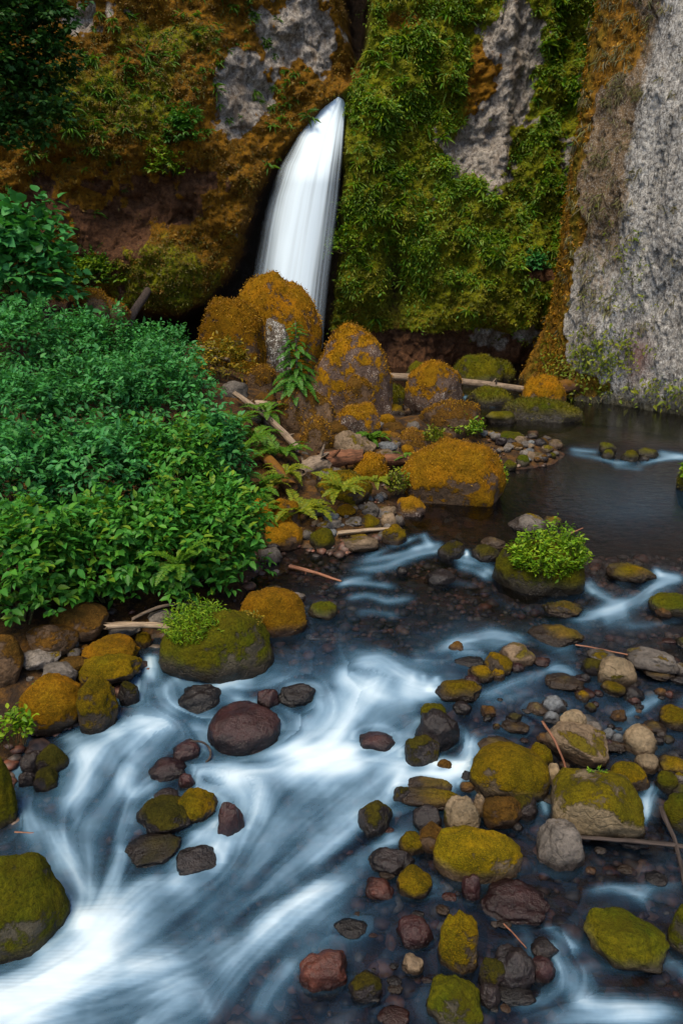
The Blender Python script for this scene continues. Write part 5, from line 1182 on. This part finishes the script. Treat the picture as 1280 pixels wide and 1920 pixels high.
# ---- plants on single stones
def herb(name, label, box, mat, n, leafL, lift, seed, cat='plant', kb=.8, narrow=.3, per=14):
    """upright leafy stems packed on a dome"""
    rs = np.random.RandomState(seed); P, (a, b, c), az, s = place(*box, .2, kb, lift)
    B = P - np.array([0, 0, .2 * c]); o = empty(name, tuple(B)); tag(o, label, cat)
    an = rs.rand(n) * 6.28; rr = np.sqrt(rs.rand(n)); rt = np.stack([a * rr * np.cos(an) * .75, b * rr * np.sin(an) * .75, 0 * an - .05], -1)
    tp = np.stack([a * rr * np.cos(an) * 1.15, b * rr * np.sin(an) * 1.1, 1.15 * c * np.sqrt(np.maximum(.08, 1 - rr ** 2 * .85)) * rs.uniform(.6, 1.2, n) * (1 + .35 * pn(rt[:, 0] * 2.2 / a, rt[:, 1] * 2.2 / a, seed))], -1)
    tubes([(np.array([p, (p + q) / 2 + rs.normal(size=3) * .02, q]), np.array([.006, .005, .002]) * max(1, 60 * s)) for p, q in zip(rt[:90], tp[:90])], 'stems', WD['stem'], o, 4)
    k = rs.uniform(.35, 1.03, (n, per, 1)); pos = rt[:, None] + (tp - rt)[:, None] * k + .02 * rs.normal(size=(n, per, 3)) * leafL / .08
    ax = unit(rs.normal(size=(n, per, 3)) * np.array([1, 1, .35]) + .5 * unit(tp - rt)[:, None]); nr = unit(rs.normal(size=(n, per, 3)) * .45 + np.array([0, 0, 1]))
    L = leafL * rs.uniform(.6, 1.2, n * per)
    V, Fc = leaves(pos.reshape(-1, 3), ax.reshape(-1, 3), nr.reshape(-1, 3), L, L * narrow, True)
    link('leaves', mesh_np('leaves', V, [Fc], [LM[mat]]), o)
    return o
herb('leafy_plant', 'dense bright green bush crowning the mossy islet boulder', (955, 982, 1092, 1090), 'lime', 210, .10, .30, 1, kb=.8, narrow=.42, per=22)
herb('leafy_plant', 'feathery lime plants growing on the long mossy block by the inlet', (315, 1132, 440, 1215), 'lime', 190, .085, .5, 2, narrow=.22, per=20)
herb('leafy_plant', 'yellow-leaved low plant at the right end of the long mossy block', (425, 1148, 496, 1180), 'yel', 70, .06, .55, 3, narrow=.5, per=10)
herb('leafy_plant', 'yellow-green leafy plant at the left edge in front of the orange boulder', (-25, 1322, 64, 1405), 'lime', 22, .11, .35, 4, narrow=.5, per=12)
herb('leafy_plant', 'green leafy plant trailing on the right flank of the biggest orange boulder', (893, 862, 946, 915), 'lime', 70, .10, .3, 5, narrow=.5, per=10)
herb('leafy_plant', 'low green plant at the waterline of the biggest orange boulder', (805, 905, 880, 934), 'lime', 60, .10, .05, 6, narrow=.5, per=9)
herb('leafy_plant', 'green plant hanging on the left foot of the biggest orange boulder', (725, 875, 765, 925), 'gfern', 40, .10, .3, 7, narrow=.5, per=9)
herb('leafy_plant', 'bright plant growing at the right foot of the smooth brown boulder', (848, 782, 905, 818), 'lime', 50, .12, .1, 8, narrow=.45, per=10)
herb('leafy_plant', 'small plant on the crown of the speckled mossy-crowned boulder', (800, 705, 850, 735), 'wall', 30, .12, .7, 9, narrow=.5, per=8)
herb('leafy_plant', 'leafy tuft at the foot of the right cliff beside the log stub', (1112, 712, 1160, 748), 'gfern', 40, .13, .2, 10, narrow=.5, per=9)
herb('leafy_plant', 'tiny green sprig on top of the half-bare boulder', (1105, 1440, 1136, 1456), 'lime', 8, .05, .55, 11, narrow=.4, per=8)
herb('leafy_plant', 'yellow-green sprig on the steep bright orange boulder', (62, 1275, 112, 1305), 'lime', 26, .05, .5, 12, narrow=.5, per=8)
herb('leafy_plant', 'leafy cover on the green rock cut by the right edge', (1268, 862, 1312, 905), 'lime', 40, .10, .3, 13, narrow=.5, per=9)
herb('leafy_plant', 'small leafy plant at the mossy rocks beside the golden mound', (545, 735, 600, 765), 'gfern', 26, .14, .3, 14, narrow=.5, per=8)
herb('leafy_plant', 'yellow-green plant between the orange rock and the biggest orange boulder', (792, 800, 838, 832), 'gfern', 34, .11, .5, 15, narrow=.5, per=8)

# ---- trees and shrubs on the cliffs
B = np.array([-12.2, 25.5, float(ground(np.array([-12.2]), np.array([25.5]))[0])])
o = empty('maple_tree', tuple(B)); tag(o, 'dark tree overhanging the upper left corner in front of the cliff', 'tree')
tubes([(np.array([(0, 0, -.4), (.2, 0, 4), (.5, -.2, 8), (.9, -.4, 12), (1.2, -.5, 15)]), np.array([.24, .2, .16, .1, .05])),
       (np.array([(.4, -.1, 6.5), (1.2, -.4, 7.4), (2.4, -.8, 7.6)]), np.array([.08, .05, .015])), (np.array([(.6, -.2, 9), (1.4, -.5, 10), (2.5, -.7, 10.4)]), np.array([.08, .05, .015]))], 'trunk', WD['moss'], o, 8)
Vs, Fs, off = [], [], 0
rs = np.random.RandomState(90)
for (x, y, r) in [(20, 60, 75), (-20, 150, 80), (60, 190, 60), (95, 120, 45), (40, 250, 45), (-30, 260, 60), (90, 40, 45), (100, 225, 30), (10, -30, 90)]:
    Q = at(x, y, 24.6 + rs.uniform(-.5, .5)) - B; rr = r * 26.5 / F
    V, Fc = sprigs(Q, int(230 * (r / 60) ** 2), np.array([rr, rr, rr * .9]), .2, rs, wr=.7, inner=.3, fine=False)
    Vs.append(V); Fs.append(Fc + off); off += len(V)
link('crown', mesh_np('crown', np.concatenate(Vs), [np.concatenate(Fs)], [LM['dark']]), o)
for i, (x, y, rx, ry, mt, L, lab) in enumerate([
    (822, 110, 38, 60, 'con', .16, 'bright green shrub high on the green cliff right of the waterfall lip'),
    (818, 200, 48, 58, 'con', .15, 'deep green shrub below the bright one on the green cliff'),
    (722, 392, 46, 52, 'con', .15, 'rounded green shrub low on the cliff right of the waterfall'),
    (815, 345, 30, 24, 'teal', .15, 'bluish fern tuft hanging in the middle of the green cliff'),
    (705, 70, 34, 48, 'wall', .15, 'leafy shrub at the top edge of the green cliff beside the notch'),
    (1078, 50, 34, 45, 'con', .16, 'green shrub at the top between the grey patch and the right cliff'),
    (1015, 335, 60, 38, 'wall', .17, 'spreading broad-leaved shrub under the grey patch of the green cliff'),
    (905, 400, 55, 34, 'wall', .16, 'yellow-green shrub low in the middle of the green cliff')]):
    Q = cliff_at(x, y, .15); s = (Q[1] * CP) / F
    shrub('cliff_shrub', lab, None, mt, L, 240, 'shrubs growing on the green cliff', cat='shrub', seed=120 + i, base=(Q, (rx * s, .5 * rx * s, ry * s), np.zeros(3)), nl=5, wr=.6, inner=.2)

def cliff_cover(name, label, weight, P, N, n, L, mat, seed, per=6, drop=.55, wr=.5, spread=.16):
    rs = np.random.RandomState(seed); w = weight.ravel(); w = np.cumsum(w); w /= w[-1]
    idx = np.minimum(np.searchsorted(w, rs.rand(n)), len(w) - 1); C_ = P.reshape(-1, 3)[idx]; Nn = N.reshape(-1, 3)[idx] if N is not None else np.tile(np.array([0, -1, .15]), (n, 1))
    size = rs.uniform(.6, 1.3, (n, 1, 1)) * (1 + .5 * (rs.rand(n, 1, 1) > .85))
    pos = C_[:, None] + Nn[:, None] * rs.uniform(-.02, spread, (n, per, 1)) + rs.normal(size=(n, per, 3)) * spread * size * np.array([1, .5, 1])
    ax = unit(rs.normal(size=(n, per, 3)) * np.array([1, .5, .5]) + Nn[:, None] * .55 - np.array([0, 0, drop])); nr = unit(np.array([0, 0, .9]) + Nn[:, None] * .7 + .4 * rs.normal(size=(n, per, 3)))
    LL = (L * rs.uniform(.6, 1.3, (n, per)) * size[..., 0]).ravel()
    V, Fc = leaves(pos.reshape(-1, 3), ax.reshape(-1, 3), nr.reshape(-1, 3), LL, LL * wr, False, .2)
    o = link(name, mesh_np(name, V, [Fc], [LM[mat]])); tag(o, label, 'cliff plants', kind='stuff'); return o
c = CLIFF; vis = ((c['px'] > -60) & (c['px'] < 1180) & (c['py'] > -60) & (c['py'] < 700)).astype(float)
dz_ = np.abs(np.gradient(c['P'][..., 0], axis=1)) * np.abs(np.gradient(c['P'][..., 2], axis=0))
P = c['P']; cl = sstep(-.15, .35, fbm(P[..., 0] * .7, P[..., 2] * .7, 55, 3))
low = 1 - sstep(470, 570, c['py'])
wgt = vis * dz_ * (1 - c['left']) * c['moss'] * np.clip(c['green'] - .1, 0, 1)
cliff_cover('cliff_foliage', 'ferns and leafy cover carpeting the green cliff right of the fall', wgt * (.02 + cl ** 1.5) * (.18 + low) * (1 - c['wet']), P, None, 8000, .115, 'wall', 1, spread=.085)
cliff_cover('cliff_foliage', 'drooping fern rosettes among the leafy cover of the green cliff', wgt * (.15 + cl) * (.2 + low) * (1 - c['wet']), P, None, 800, .33, 'wall', 9, per=12, wr=.17, spread=.035, drop=.35)
cliff_cover('cliff_moss', 'olive moss tufts low on the green cliff', wgt * (.4 + (1 - low)) * (1 - c['wet']), P, None, 7000, .085, 'wallo', 2, spread=.05)
wgt = vis * dz_ * c['left'] * (1 - c['wet'])
cl2 = np.clip(1.1 * gauss(c['px'], c['py'], 190, 200, 170, 90) + .6 * gauss(c['px'], c['py'], 360, 60, 140, 80) + .8 * gauss(c['px'], c['py'], 530, 190, 40, 60) + .35 * gauss(c['px'], c['py'], 180, 440, 20, 120) + .25 * gauss(c['px'], c['py'], 440, 480, 15, 60), 0, 1)
cliff_cover('cliff_foliage', 'scattered dark green ferns on the upper left cliff', wgt * cl2 * sstep(0, .5, cl + .2), P, None, 260, .28, 'fern', 3, per=13, wr=.16, spread=.035, drop=.35)
cliff_cover('cliff_moss', 'golden moss tufts all over the left cliff', wgt * np.clip(c['moss'] - .1, 0, 1) * (.3 + cl), P, None, 5000, .07, 'wallg', 4, spread=.05)
cliff_cover('cliff_moss', 'olive moss tufts on the mossy parts of the left cliff', wgt * np.clip(c['moss'] * c['green'], 0, 1), P, None, 2500, .075, 'omoss', 6, spread=.05)
c = BUTT; vis = ((c['px'] > 900) & (c['px'] < 1330) & (c['py'] > -60) & (c['py'] < 760)).astype(float)
cliff_cover('dry_grass', 'tufts of pale dry grass hanging on the right cliff face', vis * (c['strip'] * 1.0 + .05) * (.1 + sstep(.0, .5, fbm(c['P'][..., 0] * 1.2, c['P'][..., 2] * .9, 66, 2))), c['P'], c['N'], 420, .23, 'dry', 5, per=10, drop=.9, wr=.08, spread=.07)
cliff_cover('cliff_moss', 'golden moss tufts on the edge of the right cliff', vis * np.clip(c['og'], 0, 1), c['P'], c['N'], 3500, .08, 'gmoss', 7, spread=.05)
cliff_cover('cliff_foliage', 'small yellow-green plants at the foot of the right cliff', vis * (gauss(c['px'], c['py'], 1120, 665, 50, 35) + .5 * gauss(c['px'], c['py'], 1260, 735, 60, 18) + .4 * gauss(c['px'], c['py'], 1065, 730, 30, 30) + .15 * gauss(c['px'], c['py'], 1170, 560, 40, 120)), c['P'], c['N'], 420, .15, 'gfern', 8)

# ---- moss fur of the larger boulders
def fur(rock, n, mat, thr=.05):
    me = rock.data; rs = np.random.RandomState(len(me.vertices) + int(rock['px'] * 1e5))
    s = rock['px']; m_ = len(me.polygons)
    ce = np.empty(m_ * 3); me.polygons.foreach_get('center', ce); ce = ce.reshape(-1, 3)
    no = np.empty(m_ * 3); me.polygons.foreach_get('normal', no); no = no.reshape(-1, 3)
    ar = np.empty(m_); me.polygons.foreach_get('area', ar)
    w = ar * sstep(thr - .3, thr + .2, no[:, 2] + .55 * fbm(ce[:, 0] * 1.6 / (s * 60), ce[:, 1] * 1.6 / (s * 60), ce[:, 2] * 1.6 / (s * 60), 3)); w = np.cumsum(w) / w.sum()
    i = np.minimum(np.searchsorted(w, rs.rand(n)), m_ - 1); r_ = np.sqrt(ar[i])[:, None]
    pos = ce[i] + rs.normal(size=(n, 3)) * r_ * .5; L = s * rs.uniform(2.0, 5.0, n) if s > .0125 else s * rs.uniform(1.2, 2.6, n)
    ax = unit(no[i] + .8 * rs.normal(size=(n, 3)) - np.array([0, 0, .15])); nr = unit(rs.normal(size=(n, 3)) + np.array([0, 0, .6]))
    V, Fc = leaves(pos - no[i] * s, ax, nr, L, L * .42, False)
    tag(link('moss', mesh_np('moss', V, [Fc], [LM[mat]]), rock), kind='stuff')
for lab, o in list(ROCKS.items()):
    mt = o.data.materials[0].name; w = max(o.dimensions) / o['px']
    if w > 62 and o['px'] > .0095 and mt in ('golden_moss_rock', 'brown_moss_rock', 'olive_moss_rock', 'green_moss_rock', 'patchy_mossed_rock', 'lichen_rock'):
        fur(o, int(max(1200, min(5000, .12 * w * w))) if mt != 'patchy_mossed_rock' else 1500, 'gmoss' if mt in ('golden_moss_rock', 'brown_moss_rock', 'lichen_rock') else 'omoss', .5 if mt in ('lichen_rock', 'brown_moss_rock') else .32)

# ---- logs, sticks
def log(name, label, a, b, r0, r1, mat, cat, bend=.03, seed=0, broken=.3, group=None, sides=14, knots=0, sag=0):
    """a, b: (px, py, lift) of the two ends; r in pixels"""
    t0, A = march(a[0], a[1], a[2]); t1, B_ = march(b[0], b[1], b[2]); r0, r1 = r0 * t0 / F, r1 * t1 / F
    v = B_ - A; L = np.linalg.norm(v); rs = np.random.RandomState(seed + 900)
    n = 40; k = np.linspace(0, 1, n); an = np.arange(sides) / sides * 2 * np.pi
    r = (r0 + (r1 - r0) * k) * (1 + .10 * pn(k * 5, seed, 0))
    cy = bend * L * np.sin(k * np.pi) * .6 + .015 * L * pn(k * 4, seed + .3, 2); cz = bend * L * np.sin(k * np.pi) * .8 - sag * L * np.sin(k * np.pi)
    K, A_ = np.meshgrid(k, an, indexing='ij')
    rr = r[:, None] * (1 + .20 * fbm(K * 3, np.cos(A_) * 1.3 + seed, np.sin(A_) * 1.3, 3) + .07 * fbm(K * 2, np.cos(A_) * 5, np.sin(A_) * 5 + seed, 2))
    jag = (pn(np.cos(A_) * 2.2, np.sin(A_) * 2.2, seed) * broken * 3) * (r0 * (K < .02) + r1 * (K > .98))
    V = np.stack([K * L + jag, cy[:, None] + rr * np.cos(A_), cz[:, None] + rr * np.sin(A_)], -1).reshape(-1, 3)
    i = np.arange(n - 1)[:, None] * sides + np.arange(sides)[None]; j = np.arange(n - 1)[:, None] * sides + (np.arange(sides)[None] + 1) % sides
    f4 = np.stack([i, j, j + sides, i + sides], -1).reshape(-1, 4)
    V = np.concatenate([V, [[r0 * .3, cy[0], cz[0]], [L - r1 * .3, cy[-1], cz[-1]]]]); c0, c1 = len(V) - 2, len(V) - 1
    q = np.arange(sides); f3 = np.concatenate([np.stack([(q + 1) % sides, q, np.full(sides, c0)], -1), np.stack([q + (n - 1) * sides, (q + 1) % sides + (n - 1) * sides, np.full(sides, c1)], -1)])
    o = link(name, mesh_np(name, V, [f4[:, ::-1], f3], [WD[mat]]), None, A); o.rotation_mode = 'QUATERNION'; o.rotation_quaternion = Vector(v).to_track_quat('X', 'Z')
    tag(o, label, cat, group)
    for q in range(knots):
        x = L * rs.uniform(.15, .85); ang = rs.uniform(0, 6.28); d = np.array([.35, math.cos(ang), math.sin(ang)]); i0 = int(x / L * (n - 1))
        p = np.array([x, cy[i0], cz[i0]]); tubes([(np.array([p, p + d * r[i0] * 2.2]), np.array([r[i0] * .35, r[i0] * .12]))], 'branch_stub', WD[mat], o, 6)
    return o
log('log', 'long thin log lying across the head of the pool between mossy boulders', (725, 706, .35), (1018, 736, .30), 7.5, 6, 'grey', 'log', .018, 1, knots=5)
log('log', 'short golden mossy log stub jutting right from the golden block', (1046, 724, .58), (1120, 720, .62), 13, 11, 'moss', 'log', 0, 2)
log('fallen_log', 'thick broken red log lying among the boulders', (600, 868, .3), (674, 856, .45), 19, 13, 'red', 'log', .03, 3, broken=.5, knots=2)
log('fallen_log', 'slimmer brown log end continuing right of the broken red log', (664, 866, .25), (764, 862, .25), 12, 10, 'red', 'log', .01, 4)
log('root_wad', 'torn root end of the broken red log', (563, 884, .15), (606, 868, .35), 13, 18, 'grey', 'root', .05, 5, broken=.9, knots=4)
log('fallen_log', 'mossy orange log slanting down the bank slope through the ferns', (488, 850, .3), (545, 915, .25), 10, 13, 'moss', 'log', .03, 6, knots=2)
log('fallen_log', 'pale peeled log slanting down the slope above the broken red log', (440, 738, .35), (560, 842, .3), 5, 6.5, 'grey', 'log', .03, 7, broken=.6, knots=3)
log('driftwood', 'pale pointed piece of driftwood below the sapling', (478, 757, .35), (566, 762, .35), 7, 1.5, 'bleach', 'driftwood', .01, 8)
log('fallen_log', 'thin bleached log behind the yellow-leaved bush', (360, 650, .45), (506, 680, .35), 5, 6, 'bleach', 'log', .01, 9)
log('fallen_log', 'second thin grey log just below the bleached one behind the yellow-leaved bush', (380, 668, .3), (506, 690, .2), 4, 4, 'grey', 'log', .01, 10)
log('stump', 'narrow rusty stump standing in front of the left golden boulder', (476, 690, 0), (476, 650, .05), 6, 5, 'moss', 'stump', 0, 11)
log('driftwood', 'light board of driftwood lying on the shingle', (632, 1000, .12), (730, 991, .12), 4, 3, 'bleach', 'driftwood', .01, 12)
log('log', 'bleached log bridging the inlet on the left bank', (200, 1174, .35), (340, 1178, .35), 6.5, 5.5, 'bleach', 'log', .03, 13, broken=.6, knots=2)
log('branch', 'grey arched branch above the bleached log of the inlet', (247, 1162, .3), (400, 1140, .35), 3.5, 2, 'grey', 'branch', .12, 14, sides=8)
log('stick', 'wet red stick slanting into the riffle', (543, 1062, .06), (640, 1090, .02), 4.5, 2, 'twig', 'stick', .02, 15, sides=8, knots=2)
log('twig', 'small red twig standing out of the calm pool beside the islet', (1064, 1002, .05), (1092, 990, .12), 1.6, 1, 'twig', 'twig', 0, 16, sides=6)
log('twig', 'long thin brown twig from the golden-olive dome rock to the stone row', (1078, 1209, .05), (1176, 1228, .2), 1.6, 1.4, 'twig', 'twig', .01, 17, sides=6)
log('twig', 'dead pinkish twig lying across the big tan boulder', (1016, 1352, .75), (1064, 1455, .12), 2.6, 2, 'twig', 'twig', .05, 18, sides=6, knots=3)
log('stick', 'dark broken stick lying in front of the half-bare boulder', (1086, 1570, .12), (1300, 1590, .15), 4, 4.5, 'dark', 'stick', .01, 19, sides=8, knots=3)
log('branch', 'forked dark dead branch hanging down the right edge', (1238, 1514, .15), (1290, 1690, .05), 4.5, 3.5, 'dark', 'branch', .03, 20, sides=8, knots=4)
log('twig', 'little reddish twig in the current right of the upright oval stone', (944, 1732, .04), (986, 1778, .04), 1.6, 1.2, 'twig', 'twig', .02, 21, sides=6)
log('twig', 'tiny orange twig in the left backwater', (28, 1560, .03), (64, 1562, .03), 1.8, 1.2, 'twig', 'twig', 0, 22, sides=6)
log('root_wad', 'twisted brown root standing by the wide boulder at the cliff foot', (222, 545, 1.3), (258, 605, .6), 4, 8, 'dark', 'root', .06, 23, broken=.7, knots=4)
# curved stick hooked round the brown stone
pts = [(345, 1386, .22), (360, 1384, .30), (378, 1384, .32), (390, 1392, .28), (396, 1404, .2), (394, 1416, .12), (384, 1426, .0)]
Q = np.array([march(x, y + 6, z * .55)[1] for x, y, z in pts]); base = Q.mean(0)
tt = np.linspace(0, 6, 36); P = np.stack([np.interp(tt, np.arange(7), Q[:, i]) for i in range(3)], -1)
for _ in range(6): P[1:-1] = (P[:-2] + 2 * P[1:-1] + P[2:]) / 4
o = tubes([(P - base, np.full(36, .017) * (1 + .2 * pn(tt * 2, 0, 0)))], 'stick', WD['dark'], None, 8); o.location = base
tag(o, 'black curved stick hooked round a stone in the cascade', 'stick')
for o in list(bpy.data.objects):
    if 'px' in o.keys(): del o['px']
